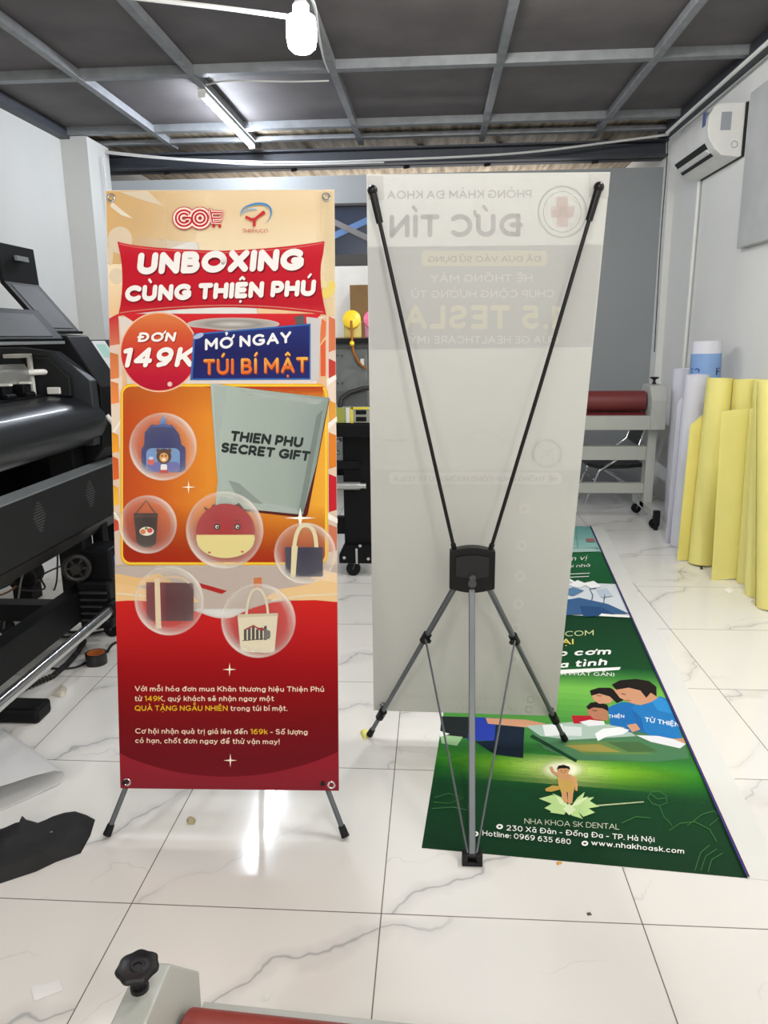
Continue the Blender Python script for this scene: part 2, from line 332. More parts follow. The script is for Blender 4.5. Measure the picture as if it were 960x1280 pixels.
def text_geo(s, bold=0.0):
    """stroke letters: vertices carry (x, y, level); bold maps to the stroke width"""
    w = max(.05, .105 + bold * 3.2); hw = w / 2
    V, Fc = [], []; lev = [0]
    def blob(p, r, n=14):
        b = len(V); lev[0] = (lev[0] + 1) % 14
        V.extend((p[0] + r * math.cos(2 * PI * k / n), p[1] + r * math.sin(2 * PI * k / n), lev[0]) for k in range(n)); Fc.append(tuple(range(b, b + n)))
    def strip(pts, r):
        lev[0] = (lev[0] + 1) % 14; L = lev[0]; n = len(pts); rows = []
        for k, p in enumerate(pts):
            q0 = pts[max(k - 1, 0)]; q1 = pts[min(k + 1, n - 1)]
            if k == 0 and n > 2 and pts[0] == pts[-1]: q0 = pts[-2]
            if k == n - 1 and n > 2 and pts[0] == pts[-1]: q1 = pts[1]
            d1 = (p[0] - q0[0], p[1] - q0[1]); d2 = (q1[0] - p[0], q1[1] - p[1])
            l1, l2 = math.hypot(*d1) or 1, math.hypot(*d2) or 1
            dx, dy = d1[0] / l1 + d2[0] / l2, d1[1] / l1 + d2[1] / l2; l = math.hypot(dx, dy) or 1
            c = max(.6, l / 2 if (l1 != 1 and l2 != 1 and 0 < k < n - 1) else 1)
            rows.append((p, -dy / l * r / c, dx / l * r / c))
        b = len(V)
        for p, nx, ny in rows: V.extend([(p[0] + nx, p[1] + ny, L), (p[0] - nx, p[1] - ny, L)])
        for k in range(n - 1): Fc.append((b + 2 * k, b + 2 * k + 1, b + 2 * k + 3, b + 2 * k + 2))
        if pts[0] == pts[-1] and n > 2: return
        for (p, nx, ny), sg in ((rows[0], 1), (rows[-1], -1)):   # round ends
            a0 = math.atan2(ny, nx); b = len(V)
            V.extend((p[0] + r * math.cos(a0 + sg * PI * k / 7), p[1] + r * math.sin(a0 + sg * PI * k / 7), L) for k in range(8)); Fc.append(tuple(range(b, b + 8)))
    def stroke(pts, r):
        pts = [p for k, p in enumerate(pts) if k == 0 or math.hypot(p[0] - pts[k - 1][0], p[1] - pts[k - 1][1]) > 1e-4]
        if len(pts) < 2 or sum(math.hypot(a[0] - c[0], a[1] - c[1]) for a, c in zip(pts, pts[1:])) < .02: blob(pts[0], r * 1.1); return
        cur = [pts[0]]
        for k in range(1, len(pts)):
            cur.append(pts[k])
            if k < len(pts) - 1:
                a, p, c = pts[k - 1], pts[k], pts[k + 1]
                t = abs((math.degrees(math.atan2(c[1] - p[1], c[0] - p[0]) - math.atan2(p[1] - a[1], p[0] - a[0])) + 180) % 360 - 180)
                if t > 38: strip(cur, r); cur = [p]
        strip(cur, r)
    x = 0.0; gap = .13 + w * .15 if w < .26 else .075
    for ch in s:
        if ch == ' ': x += .30 + w * .3; continue
        if ch in 'đĐ': base, marks = ch, ''
        else:
            d = unicodedata.normalize('NFD', ch); base, marks = d[0], d[1:]
        top = [m_ for m_ in marks if m_ in '\u0300\u0301\u0302\u0303\u0306\u0309']
        if base == 'i' and top: base = 'ı'
        gwid, strokes = GL.get(base, GL['.']); up = base.isupper()
        # the skeleton is inset by half a stroke so the outline keeps its height
        H = 1.0 if (up or base in 'bdfhkltđ0123456789!') else .7
        ys = (H - w) / H if H > w else .3
        f = lambda q: (x + hw + q[0], hw + q[1] * ys)
        for st in strokes: stroke([f(q) for q in st], hw)
        cx = x + hw + gwid / 2; yt = (1.0 if up else .7) + .09; mw = min(w, .15) / 2; mr = .10 if not up else .13
        base_m = None
        if '\u0302' in marks: stroke([(cx - mr, yt + mw), (cx, yt + mw + .12), (cx + mr, yt + mw)], mw); base_m = 1
        if '\u0306' in marks: stroke(_arc(cx, yt + .13 + mw, mr, .13, 200, 340), mw); base_m = 1
        tx, ty = (cx + mr * .2, yt + .24 + mw) if base_m else (cx, yt + mw)
        if base_m and ('\u0301' in marks or '\u0300' in marks or '\u0309' in marks): tx, ty = cx + mr + .12, yt + .06 + mw
        if '\u0301' in marks: stroke([(tx - .03, ty), (tx + .09, ty + .15)], mw)
        if '\u0300' in marks: stroke([(tx - .09, ty + .15), (tx + .03, ty)], mw)
        if '\u0303' in marks: stroke([(tx - .15, ty + .02), (tx - .08, ty + .09), (tx + .05, ty + .03), (tx + .13, ty + .10)], mw)
        if '\u0309' in marks: stroke([(tx - .05, ty + .17), (tx + .03, ty + .19), (tx + .07, ty + .12), (tx, ty + .07), (tx, ty + .01)], mw * .9)
        if '\u0323' in marks: blob((cx, -.17 - mw * .3), max(mw * 1.15, .07), 12)
        if '\u031b' in marks: xr = x + hw + gwid + hw * .6; stroke([(xr - .04, (1.0 if up else .7) - w * .5 - .03), (xr + .07, (1.0 if up else .7) - w * .3 + .02), (xr + .10, (1.0 if up else .7) + .10)], mw)
        x += gwid + w + gap * (.72 if base in 'LTVAYPFrtfk' else 1)
    return V, Fc
def cap_h(): return 1.0

class Art:
    STEP = 0.00003
    def __init__(s, pmap, normal):
        s.map = pmap; s.n = Vector(normal).normalized(); s.V = []; s.F = []; s.K = []; s.lv = 2; s.gain = 1.0
    def _put(s, V, Fc, cols):
        b = len(s.V); z = s.n * (s.lv * s.STEP); s.lv += 1
        s.V += [s.map(q[0], q[1]) + z + (s.n * (q[2] * 8e-6) if len(q) > 2 else Vector()) for q in V]
        if V and len(V[0]) > 2: s.lv += 4
        s.F += [tuple(b + k for k in f) for f in Fc]; s.K += cols
    def _col(s, col, a=1.0): return (*L3([min(255, k * s.gain) for k in col]), a)
    def poly(s, pts, col, a=1.0):
        tr = tessellate_polygon([[Vector((x, y, 0)) for x, y in pts]])
        s._put(pts, tr, [s._col(col, a)] * len(pts))
    def grad(s, pts, stops, d=(0, 1), cuts=None):
        """stops: (t, colour[, alpha]) with t measured along d in pixels"""
        bm = bmesh.new(); vs = [bm.verts.new((x, y, 0)) for x, y in pts]
        for t in tessellate_polygon([[v.co for v in vs]]):
            try: bm.faces.new([vs[k] for k in t])
            except ValueError: pass
        ts = [q[0] for q in stops]
        for t in ts[1:-1] if cuts is None else cuts:
            bmesh.ops.bisect_plane(bm, geom=bm.verts[:] + bm.edges[:] + bm.faces[:], plane_co=(d[0] * t, d[1] * t, 0), plane_no=(d[0], d[1], 0))
        bm.verts.index_update()
        V = [(v.co.x, v.co.y) for v in bm.verts]; Fc = [tuple(v.index for v in f.verts) for f in bm.faces]; bm.free()
        def cf(x, y):
            t = x * d[0] + y * d[1]
            st = [(q[0], s._col(q[1])[:3], q[2] if len(q) > 2 else 1.0) for q in stops]
            if t <= st[0][0]: return (*st[0][1], st[0][2])
            for p, q in zip(st, st[1:]):
                if t <= q[0]:
                    k = (t - p[0]) / max(q[0] - p[0], 1e-6)
                    return (*[p[1][c] * (1 - k) + q[1][c] * k for c in range(3)], p[2] * (1 - k) + q[2] * k)
            return (*st[-1][1], st[-1][2])
        s._put(V, Fc, [cf(x, y) for x, y in V])
    def disc(s, cx, cy, rx, ry, stops, n=40, rot=0.0):
        """stops: (fraction of radius, colour, alpha)"""
        V = []; Fc = []; K = []
        for i, st in enumerate(stops):
            for k in range(n):
                a = 2 * PI * k / n; u, v = rx * st[0] * math.cos(a), ry * st[0] * math.sin(a)
                V.append((cx + u * math.cos(rot) - v * math.sin(rot), cy + u * math.sin(rot) + v * math.cos(rot)))
                al = st[2](a) if callable(st[2]) else st[2]
                K.append(s._col(st[1], al))
        for i in range(len(stops) - 1):
            for k in range(n): Fc.append((i * n + k, i * n + (k + 1) % n, (i + 1) * n + (k + 1) % n, (i + 1) * n + k))
        if stops[0][0] > 0 or True:
            if stops[0][0] == 0: pass
        s._put(V, Fc, K)
    def ell(s, cx, cy, rx, ry, col, a=1.0, rot=0.0, n=28):
        s.disc(cx, cy, rx, ry, [(0, col, a), (1, col, a)], n, rot)
    def line(s, pts, wd, col, a=1.0, taper=False):
        V = []; Fc = []
        for k, (x, y) in enumerate(pts):
            p, q = pts[max(k - 1, 0)], pts[min(k + 1, len(pts) - 1)]
            dx, dy = q[0] - p[0], q[1] - p[1]; l = math.hypot(dx, dy) or 1
            h = wd / 2 * (math.sin(PI * (k + 0.3) / (len(pts) - 0.4)) if taper else 1)
            V += [(x - dy / l * h, y + dx / l * h), (x + dy / l * h, y - dx / l * h)]
        for k in range(len(pts) - 1): Fc.append((2 * k, 2 * k + 1, 2 * k + 3, 2 * k + 2))
        s._put(V, Fc, [s._col(col, a)] * len(V))
    def text(s, t, bl, br, cap, col, bold=0.0, tilt=0.0, a=1.0, colfn=None, dy=0.0, dx=0.0, curve=0.0, grow=0.0):
        V, Fc = text_geo(t, bold)
        if not V: return
        x0, x1 = min(v[0] for v in V), max(v[0] for v in V); H = cap_h()
        bx, by = br[0] - bl[0], br[1] - bl[1]
        P = []
        for x, y, L in V:
            u = (x - x0) / (x1 - x0); v = y / H
            P.append((bl[0] + dx + bx * u + tilt * cap * v, bl[1] + dy + by * u - cap * v + curve * 4 * u * (1 - u), L))
        s._put(P, Fc, [s._col(colfn(p[0], p[1]) if colfn else col, a) for p in P])
    def star(s, x, y, r, col=(255, 240, 215), a=1.0, ry=None):
        ry = ry or r; P = []
        for k in range(16):
            an = 2 * PI * k / 16; q = (1.0 if k % 4 == 0 else (0.16 if k % 4 == 2 else 0.26))
            P.append((x + r * q * math.cos(an), y + ry * q * math.sin(an)))
        P2 = [(x, y)] + P
        s._put(P2, [(0, k + 1, (k + 1) % 16 + 1) for k in range(16)], [s._col(col, a)] * 17)
    def bubble(s, x, y, r):
        wht = (255, 250, 240)
        rim = lambda a: 0.30 + 0.42 * max(0, math.cos(a - 2.2)) ** 2 + 0.35 * max(0, math.cos(a + 0.7)) ** 3
        inr = lambda a: 0.55 * rim(a)
        s.disc(x, y, r, r, [(0, wht, 0.04), (0.72, wht, 0.08), (0.88, wht, inr), (0.97, wht, rim), (1.0, wht, 0.25)], 48)
    def join(s, bm, slot, lay):
        vs = [bm.verts.new(p) for p in s.V]
        for v, k in zip(vs, s.K): v[lay] = k
        for f in s.F:
            try:
                q = bm.faces.new([vs[k] for k in f])
                q.material_index = slot
            except ValueError: pass

def homog(src, dst):
    """3x3 homography from 4 pixel corners to (u,v) corners"""
    A = []
    for (x, y), (u, v) in zip(src, dst):
        A.append([x, y, 1, 0, 0, 0, -u * x, -u * y, u]); A.append([0, 0, 0, x, y, 1, -v * x, -v * y, v])
    n = 8
    for c in range(n):
        p = max(range(c, n), key=lambda r: abs(A[r][c])); A[c], A[p] = A[p], A[c]
        for r in range(n):
            if r != c:
                k = A[r][c] / A[c][c]
                A[r] = [a - k * b for a, b in zip(A[r], A[c])]
    h = [A[k][8] / A[k][k] for k in range(8)] + [1.0]
    return lambda x, y: ((h[0] * x + h[1] * y + h[2]) / (h[6] * x + h[7] * y + 1), (h[3] * x + h[4] * y + h[5]) / (h[6] * x + h[7] * y + 1))

def printed_sheet(name, corners3, art, base_mat, th, n, parent=None, ink=None):
    """sheet of thickness th below its printed face (normal n), with the artwork on it: one mesh"""
    bm = bmesh.new(); lay = bm.verts.layers.float_color.new('ink')
    n = Vector(n).normalized(); P = [Vector(c) for c in corners3]
    a = [bm.verts.new(p) for p in P]; b = [bm.verts.new(p - n * th) for p in P]
    for v in a + b: v[lay] = (0.8, 0.8, 0.8, 1)
    bm.faces.new(a); bm.faces.new(b[::-1])
    for k in range(4): bm.faces.new((a[k], b[k], b[(k + 1) % 4], a[(k + 1) % 4]))
    art.join(bm, 1, lay)
    xs = P
    o0 = ORG[parent.name] if parent else Vector((sum(p.x for p in P) / 4, sum(p.y for p in P) / 4, min(p.z for p in P)))
    for v in bm.verts: v.co -= o0
    me = bpy.data.meshes.new(name); bm.to_mesh(me); bm.free()
    me.materials.append(base_mat); me.materials.append(ink or INK)
    o = bpy.data.objects.new(name, me); C.objects.link(o); ORG[o.name] = o0
    if parent: o.parent = parent
    else: o.location = o0
    return o

# ================================================================== THE ROOM
XL, XR, YB, YF = -2.9, 1.85, 6.5, -3.4
ZC = 2.85
wall_white = M('painted_wall', (228, 228, 224), 0.75, var=0.03, vscale=2.0)
wall_grey = M('grey_partition', (146, 150, 152), 0.55, var=0.02, vscale=1.5)
beam_mat = M('galvanised_beam', (134, 137, 140), 0.5, 0.15, var=0.14, vscale=14)
beam_dark = M('dark_steel_beam', (58, 61, 68), 0.5, 0.2, var=0.1, vscale=8)
dark_ply = M('dark_ceiling_board', (97, 93, 93), 0.7, var=0.22, vscale=2.5)
raw_ply = wood_strip_material()

struct('floor', MB().box(XL - .2, XR + .2, YF - .2, 9.6, -0.08, 0), floor_material(), origin=(0, 0, 0))
struct('ceiling', MB().box(XL - .2, XR + .2, YF - .2, 6.08, ZC + .055, ZC + .08), dark_ply)
struct('ceiling_rear', MB().box(XL - .2, XR + .2, 6.09, 9.6, ZC + .055, ZC + .08), raw_ply)
struct('wall_left', MB().box(XL - .15, XL, YF, 9.6, 0, ZC + .05), M('painted_wall_dimmed', (196, 196, 192), 0.75, var=0.03, vscale=2.0))  # same white paint as the right wall, darkened to offset strong lamp light
struct('wall_right', MB().box(XR, XR + .15, YF, 9.6, 0, ZC + .05), wall_white)
struct('wall_front', MB().box(XL, XR, YF - .15, YF, 0, ZC + .05), wall_white)
# partition at the back, with a window opening
WX0, WX1, WZ0, WZ1 = -1.75, -0.25, 1.90, 2.385
mb = MB()
mb.box(XL, WX0, YB, YB + .08, 0, 2.6); mb.box(WX1, XR, YB, YB + .08, 0, 2.6)
mb.box(WX0, WX1, YB, YB + .08, 0, WZ0); mb.box(WX0, WX1, YB, YB + .08, WZ1, 2.6)
struct('wall_back', mb, wall_grey)
struct('pilaster_column', MB().box(XL, XL + .21, 6.1, 6.5, 0, ZC), M('painted_wall_dimmed'))
struct('corner_column', MB().box(XR - .05, XR, 6.35, 6.5, 0, 2.62), wall_white)
# window: frame, pane, bars imitating ceiling bracing reflected in the dark glass
fr = MB()
fr.box(WX0, WX1, YB - .015, YB + .06, WZ0, WZ0 + .085); fr.box(WX0, WX1, YB - .01, YB + .06, WZ1 - .02, WZ1)
fr.box(WX0, WX0 + .03, YB - .01, YB + .06, WZ0, WZ1); fr.box(WX1 - .03, WX1, YB - .01, YB + .06, WZ0, WZ1)
wf = struct('window_1', fr, M('window_frame', (52, 48, 46), 0.4))
obj('pane', MB().box(WX0 + .03, WX1 - .03, YB + .03, YB + .036, WZ0 + .085, WZ1 - .02), M('dark_glass', (30, 42, 64), 0.25, spec=0.5, var=0.25, vscale=1.5), wf)
wb = M('brace_reflection_blue', (86, 122, 172), 0.5); wg = M('brace_reflection_grey', (118, 116, 116), 0.5)
obj('brace_reflection', MB().bar((-1.3, YB + .022, 1.95), (-0.3, YB + .022, 2.46 - .1), .007, .05, (0, 0, 1)), wb, wf)
obj('brace_reflection', MB().bar((-1.1, YB + .014, 2.37), (-0.36, YB + .014, 2.02), .007, .045, (0, 0, 1)), wg, wf)

# ceiling beams: lengthwise ones under the boards, crosswise ones between them
for k, x in enumerate((-2.16, -1.46, -0.61, 0.37, 1.26)):
    struct('beam_lengthwise', MB().box(x - .022, x + .022, YF, 6.62, ZC, ZC + .05), beam_mat)
for x in (XL + .05, XR - .03):
    struct('beam_edge', MB().box(x - .05, x + .03, YF, 6.62, ZC - .02, ZC + .05), beam_dark)
for y, hgt in ((0.1, .05), (1.3, .05), (2.4, .05), (3.6, .05), (4.86, .052), (6.08, .052), (6.42, .03)):
    struct('beam_crosswise', MB().box(XL, XR, y - .02, y + .045, ZC + .003, ZC + .003 + hgt), beam_mat)
ib = MB()
ib.box(XL, XR, 6.58, 6.78, 2.70, 2.715); ib.box(XL, XR, 6.66, 6.69, 2.70, 2.82); ib.box(XL, XR, 6.58, 6.78, 2.81, 2.825)
struct('beam_main', ib, beam_dark)
for x in (-2.3, -1.2, -0.25, 0.42, 1.3):
    struct('beam_strut', MB().bar((x, 6.72, 2.70), (x + .13, 6.95, 2.90), .05, .04), beam_dark)

# plain pale board fixed on the right wall
pb = MB().box(XR - .045, XR, 3.0, 4.86, 1.81, 2.66)
tag(obj('wall_board', pb, M('pale_board', (186, 187, 187), 0.5), bevel=.004), 'pale grey board fixed high on the right wall beside the air conditioner', 'board')

# ================================================================== LAMPS
lamp_white = M('lamp_diffuser', (255, 255, 255), 0.5, emit=(236, 243, 255), strength=220.0, var=0)
tube_white = M('tube_diffuser', (255, 255, 255), 0.5, emit=(236, 243, 255), strength=135.0, var=0)
white_plastic = M('white_plastic', (226, 226, 222), 0.4)
cable_white = M('white_cable', (205, 205, 202), 0.5)
b0 = onY(377, 40, 2.35); k_ = .66
t = thing('led_bulb', 'large glowing LED bulb hanging from the ceiling cable', 'light bulb', (b0.x, b0.y, b0.z - .08 * k_))
pr = [(0.001, 0), (.04, .004), (.058, .02), (.064, .05), (.064, .11), (.058, .135), (.035, .15), (.001, .151)]
sc_ = lambda P: [(r * k_, h * k_) for r, h in P]
z0 = b0.z - .08 * k_
obj('globe', MB().lathe((b0.x, b0.y, z0), (0, 0, 1), sc_(pr), 28), lamp_white, t, True)
obj('heat_sink', MB().lathe((b0.x, b0.y, z0 + .151 * k_), (0, 0, 1), sc_([(.034, 0), (.036, .03), (.026, .045), (.02, .05)]), 20), white_plastic, t, True)
obj('socket', MB().lathe((b0.x, b0.y, z0 + .20 * k_), (0, 0, 1), sc_([(.02, 0), (.026, .004), (.026, .07), (.012, .08)]), 20), white_plastic, t, True)
obj('cord', MB().tube([(b0.x, b0.y, z0 + .27 * k_), (b0.x + .005, b0.y, z0 + .36), (b0.x + .01, b0.y + .01, ZC + .05)], .003, 8), cable_white, t, True)
# tube light under the second lengthwise beam
def tube_light(label, tx, ty0, ty1, mat=None):
    t = thing('tube_light', label, 'tube light', (tx, (ty0 + ty1) / 2, ZC - .05))
    obj('housing', MB().box(tx - .022, tx + .022, ty0 - .01, ty1 + .01, ZC - .022, ZC - .001), white_plastic, t, bevel=.003)
    obj('diffuser', MB().tube([(tx, ty0, ZC - .03), (tx, ty1, ZC - .03)], .018, 14), mat or tube_white, t, True)
    for y in (ty0 - .012, ty1 + .012):
        obj('end_cap', MB().box(tx - .024, tx + .024, y - .012, y + .012, ZC - .05, ZC - .001), white_plastic, t, bevel=.003)
tube_light('long glowing LED tube light fixed under a ceiling beam above the red banner', -1.475, 5.12, 6.42)

def cable(name, label, pts, r, mat, cat='cable', n=8, group=None):
    # smooth the path with Catmull-Rom
    P = [Vector(p) for p in pts]; out = []
    for k in range(len(P) - 1):
        a, b, c, d = P[max(k - 1, 0)], P[k], P[k + 1], P[min(k + 2, len(P) - 1)]
        for q in range(8):
            u = q / 8
            out.append(0.5 * ((2 * b) + (c - a) * u + (2 * a - 5 * b + 4 * c - d) * u * u + (3 * b - a - 3 * c + d) * u ** 3))
    out.append(P[-1])
    return tag(obj(name, MB().tube(out, r, n), mat, smooth=True), label, cat, group)
cable('lamp_conduit', 'white conduit running along the ceiling to the hanging bulb', [onY(140, -6, 2.3), onY(280, 10, 2.33), onY(362, 21, 2.35)], .0065, white_plastic)
cable('ceiling_cable', 'thin white cable drooping beside the hanging bulb up to the beams', [onY(388, -5, 2.6), onY(394, 10, 2.9), onY(398, 42, 3.6), onY(405, 75, 4.4), onY(411, 90, 4.8)], .005, cable_white)
cable('ceiling_cable', 'thin cable running along the first cross beam to the tube light', [onY(411, 101, 4.84), onY(360, 102, 4.84), onY(290, 101, 4.84), onY(258, 106, 4.95)], .005, cable_white)
cable('sagging_cable', 'white cable sagging across the main beam from wall to wall', [onY(118, 188, 6.45), onY(230, 199, 6.45), onY(360, 203, 6.45), onY(480, 200, 6.45), onY(640, 192, 6.45), onY(760, 178, 6.45), onY(836, 168, 6.4)], .009, cable_white)
cable('sagging_cable', 'second thinner cable sagging below the main beam at left', [onY(120, 190, 6.43), onY(200, 198, 6.43), onY(330, 206, 6.43), onY(480, 203, 6.43)], .006, cable_white)
cable('hanging_cable', 'thin white cable hanging down in the left back corner', [onY(128, 196, 6.3), onY(132, 225, 6.3), onY(136, 270, 6.3)], .006, cable_white)
cable('hanging_cable', 'thin dark cable hanging down in the right back corner', [onY(835, 172, 6.33), onY(833, 210, 6.33), onY(826, 300, 6.33), onY(818, 440, 6.33)], .004, M('black_cable', (22, 22, 24), 0.5))
cable('wall_conduit', 'white conduit running along the top of the right wall to the corner', [(XR - .1, 3.0, ZC - .035), (XR - .1, 4.8, ZC - .04), (XR - .1, 6.3, ZC - .05)], .012, white_plastic)

# ------------------------------------------------------------------ air conditioner on the right wall
ac_w = M('ac_plastic', (224, 224, 220), 0.35, coat=0.2); ac_d = M('ac_slot', (24, 24, 28), 0.6)
AY0, AY1 = 5.0, 5.74
t = thing('air_conditioner', 'white split air conditioner mounted high on the right wall', 'air conditioner', (XR, (AY0 + AY1) / 2, 2.35))
prof = [(0, .005), (-.02, 0), (-.12, .012), (-.165, .055), (-.20, .11), (-.212, .16), (-.208, .23), (-.185, .28), (-.15, .30), (0, .30)]
obj('body', MB().prism([(XR - .012 + x, AY0, 2.35 + z) for x, z in prof], (0, AY1 - AY0, 0)), ac_w, t, True, bevel=.004)
obj('back_plate', MB().box(XR - .012, XR - .001, AY0 - .012, AY1 + .01, 2.35, 2.65), ac_d, t)
def on_prof(a, b, o):   # strip lying on the lower front between two profile points
    return [(XR - .012 + a[0] - o * .8, 2.35 + a[1] - o * .6), (XR - .012 + b[0] - o * .8, 2.35 + b[1] - o * .6)]
(p, q) = on_prof((-.195, .098), (-.135, .027), .003)
obj('air_outlet', MB().prism([(p[0], AY0 + .09, p[1]), (q[0], AY0 + .09, q[1]), (q[0] + .01, AY0 + .09, q[1] + .012), (p[0] + .01, AY0 + .09, p[1] + .012)], (0, AY1 - AY0 - .16, 0)), ac_d, t)
obj('louver', MB().bar((XR - .181, AY0 + .10, 2.405), (XR - .181, AY1 - .08, 2.405), .028, .006, (.6, 0, .8)), ac_w, t)
obj('display_sticker', MB().box(XR - .15, XR - .09, AY0 - .002, AY0, 2.50, 2.60), M('grey_sticker', (150, 156, 162), 0.5), t)
obj('energy_label', MB().box(XR - .226, XR - .219, AY0 + .05, AY0 + .10, 2.54, 2.62), M('blue_sticker', (84, 98, 140), 0.5), t)
obj('logo_ring', MB().torus((XR - .06, AY0 - .001, 2.42), (0, 1, 0), .018, .002), M('grey_sticker'), t)
cable('drain_pipe', 'white pipe running down the wall under the air conditioner', [(XR - .02, 5.72, 2.36), (XR - .02, 5.72, 2.0), (XR - .02, 5.74, 1.0), (XR - .02, 5.74, .4)], .012, white_plastic, 'pipe')

# ================================================================== X BANNER STANDS
black_pl = M('black_plastic', (9, 9, 11), 0.38, spec=0.35)
rod_black = M('black_fibre_rod', (10, 10, 12), 0.35, spec=0.35)
alu = M('grey_aluminium', (104, 108, 112), 0.38, 0.55)
chrome = M('chrome', (205, 206, 208), 0.16, 0.95, var=0.02)
rubber = M('rubber', (14, 15, 20), 0.6, spec=0.3)
vinyl = M('white_vinyl', (226, 226, 222), 0.45, var=0.015, trans=0.45)

def lerp(a, b, k): return Vector(a) * (1 - k) + Vector(b) * k
def banner_stand(label, hub, tips, hooks_k, feet, rear, out):
    """hub centre, two arm tips, two front feet, rear foot; out = unit vector towards the stand's back"""
    hub, out = Vector(hub), Vector(out)
    t = thing('banner_stand', label, 'banner stand', (hub.x, hub.y, 0))
    hw, hh = .064, .055
    # hub: barrel sided plate with a domed front
    prof = []
    for k in range(9): prof.append((-hw + 2 * hw * k / 8, hh + .012 * math.sin(PI * k / 8)))
    for k in range(9): prof.append((hw - 2 * hw * k / 8, -hh - .012 * math.sin(PI * k / 8)))
    hb = MB().prism([hub + Vector((x, 0, z)) - out * .016 for x, z in prof], out * .032)
    h_ = obj('hub', hb, black_pl, t, bevel=.004)
    fp = MB().prism([hub + Vector((x * .72, 0, z * .5 + .012)) + out * .015 for x, z in prof], out * .008)
    obj('face_plate', fp, M('black_plastic_matt', (14, 14, 16), 0.5), h_, bevel=.002)
    kb = MB().cyl(hub + out * .016 + Vector((0, 0, -.018)), hub + out * .036 + Vector((0, 0, -.018)), .009, 16)
    kb.cyl(hub + out * .016 + Vector((0, 0, -.035)), hub + out * .03 + Vector((0, 0, -.035)), .012, 16)
    obj('catch', kb, M('grey_knob', (70, 72, 76), 0.4), h_, True)
    for sgn, tip in zip((-1, 1), tips):
        tip = Vector(tip); a = hub + Vector((sgn * .048, 0, hh - .01)); d = (tip - a).normalized()
        arm = obj('arm', MB().tube([a, lerp(a, tip, .5) + out * .012, tip - d * .05], .0052, 10), rod_black, t, True)
        cp = MB().cyl(tip - d * .075, tip, .009, 14, .010); cp.sphere(tip + d * .004, .013, 14)
        cp.cyl(tip, tip - out * .02, .006, 10)
        obj('end_cap', cp, black_pl, arm, True)
        obj('ferrule', MB().cyl(a - d * .004, a + d * .03, .0075, 12), black_pl, arm, True)
    for sgn, foot in zip((-1, 1), feet):
        foot = Vector(foot); foot.z = .008
        a = hub + Vector((sgn * .043, 0, -hh + .01)); d = (foot - a).normalized()
        leg = obj('front_leg', MB().cyl(a, lerp(a, foot, .33), .0088, 12).cyl(lerp(a, foot, .31), foot - d * .012, .0072, 12), alu, t, True)
        obj('rubber_foot', MB().cyl(foot - d * .03, foot, .0095, 14, .0115), rubber, leg, True)
        j = lerp(a, foot, .32)
        obj('joint_collar', MB().cyl(j - d * .016, j + d * .016, .0135, 14).cyl(j + out * .002, j + out * .018 + Vector((-sgn * .012, 0, -.006)), .007, 10), black_pl, leg, True)
        hk = lerp(a, foot, hooks_k)
        hc = MB().cyl(hk - d * .018, hk + d * .018, .0135, 14).cyl(hk, hk - out * .03 + Vector((0, 0, .01)), .006, 10)
        hc.cyl(hk + out * .004, hk + out * .018, .008, 10)
        obj('hook_collar', hc, black_pl, leg, True)
        rb = Vector(rear) + Vector((sgn * .011, 0, .03))
        obj('brace_rod', MB().cyl(j + out * .014, rb, .0030, 8), alu, t, True)
    rear = Vector(rear); top = hub + out * .004 + Vector((0, 0, -hh + .005))
    rl = obj('rear_leg', MB().bar(top, rear + Vector((0, 0, .02)), .017, .014, (0, 1, 0)), alu, t, bevel=.002)
    fb = MB().box(rear.x - .026, rear.x + .026, rear.y - .014, rear.y + .014, .0, .012)
    fb.box(rear.x - .026, rear.x - .011, rear.y - .014, rear.y + .014, .012, .032); fb.box(rear.x + .011, rear.x + .026, rear.y - .014, rear.y + .014, .012, .032)
    fb.cyl((rear.x - .022, rear.y, .022), (rear.x + .022, rear.y, .022), .008, 12)
    obj('foot_block', fb, black_pl, rl, bevel=.002)
    return t
def grommets(parent, pts, n):
    for p in pts:
        g = MB().torus(p + n * .0022, n, .0085, .0032, 22, 8)
        obj('grommet', g, chrome, parent, True)

# ---- right stand: seen from behind
TL, TR, BR, BL = onY(458, 218, 2.01), onY(763, 215, 2.01), onY(695, 895, 2.262), onY(467, 888, 2.262)
nR = (BR - TR).cross(TL - TR).normalized()
if nR.y > 0: nR = -nR
hub = onY(590, 711, 2.045)
tipL, tipR = onY(466, 240, 1.995), onY(748, 236, 1.995)
banner_stand('open X-shaped banner stand with grey tripod legs, seen from behind', hub, (tipL, tipR), .845, (fl(462, 921), fl(706, 927)), fl(590, 1079), (0, -1, 0))
hm = homog([(458, 218), (763, 215), (695, 895), (467, 888)], [(0, 0), (1, 0), (1, 1), (0, 1)])
def quadmap(TL, TR, BR, BL, hm):
    def f(x, y):
        u, v = hm(x, y); return (TL * (1 - u) + TR * u) * (1 - v) + (BL * (1 - u) + BR * u) * v
    return f
RIGHT_ART = Art(quadmap(TL, TR, BR, BL, hm), nR)
RIGHT = dict(c=(TL, TR, BR, BL), n=nR)

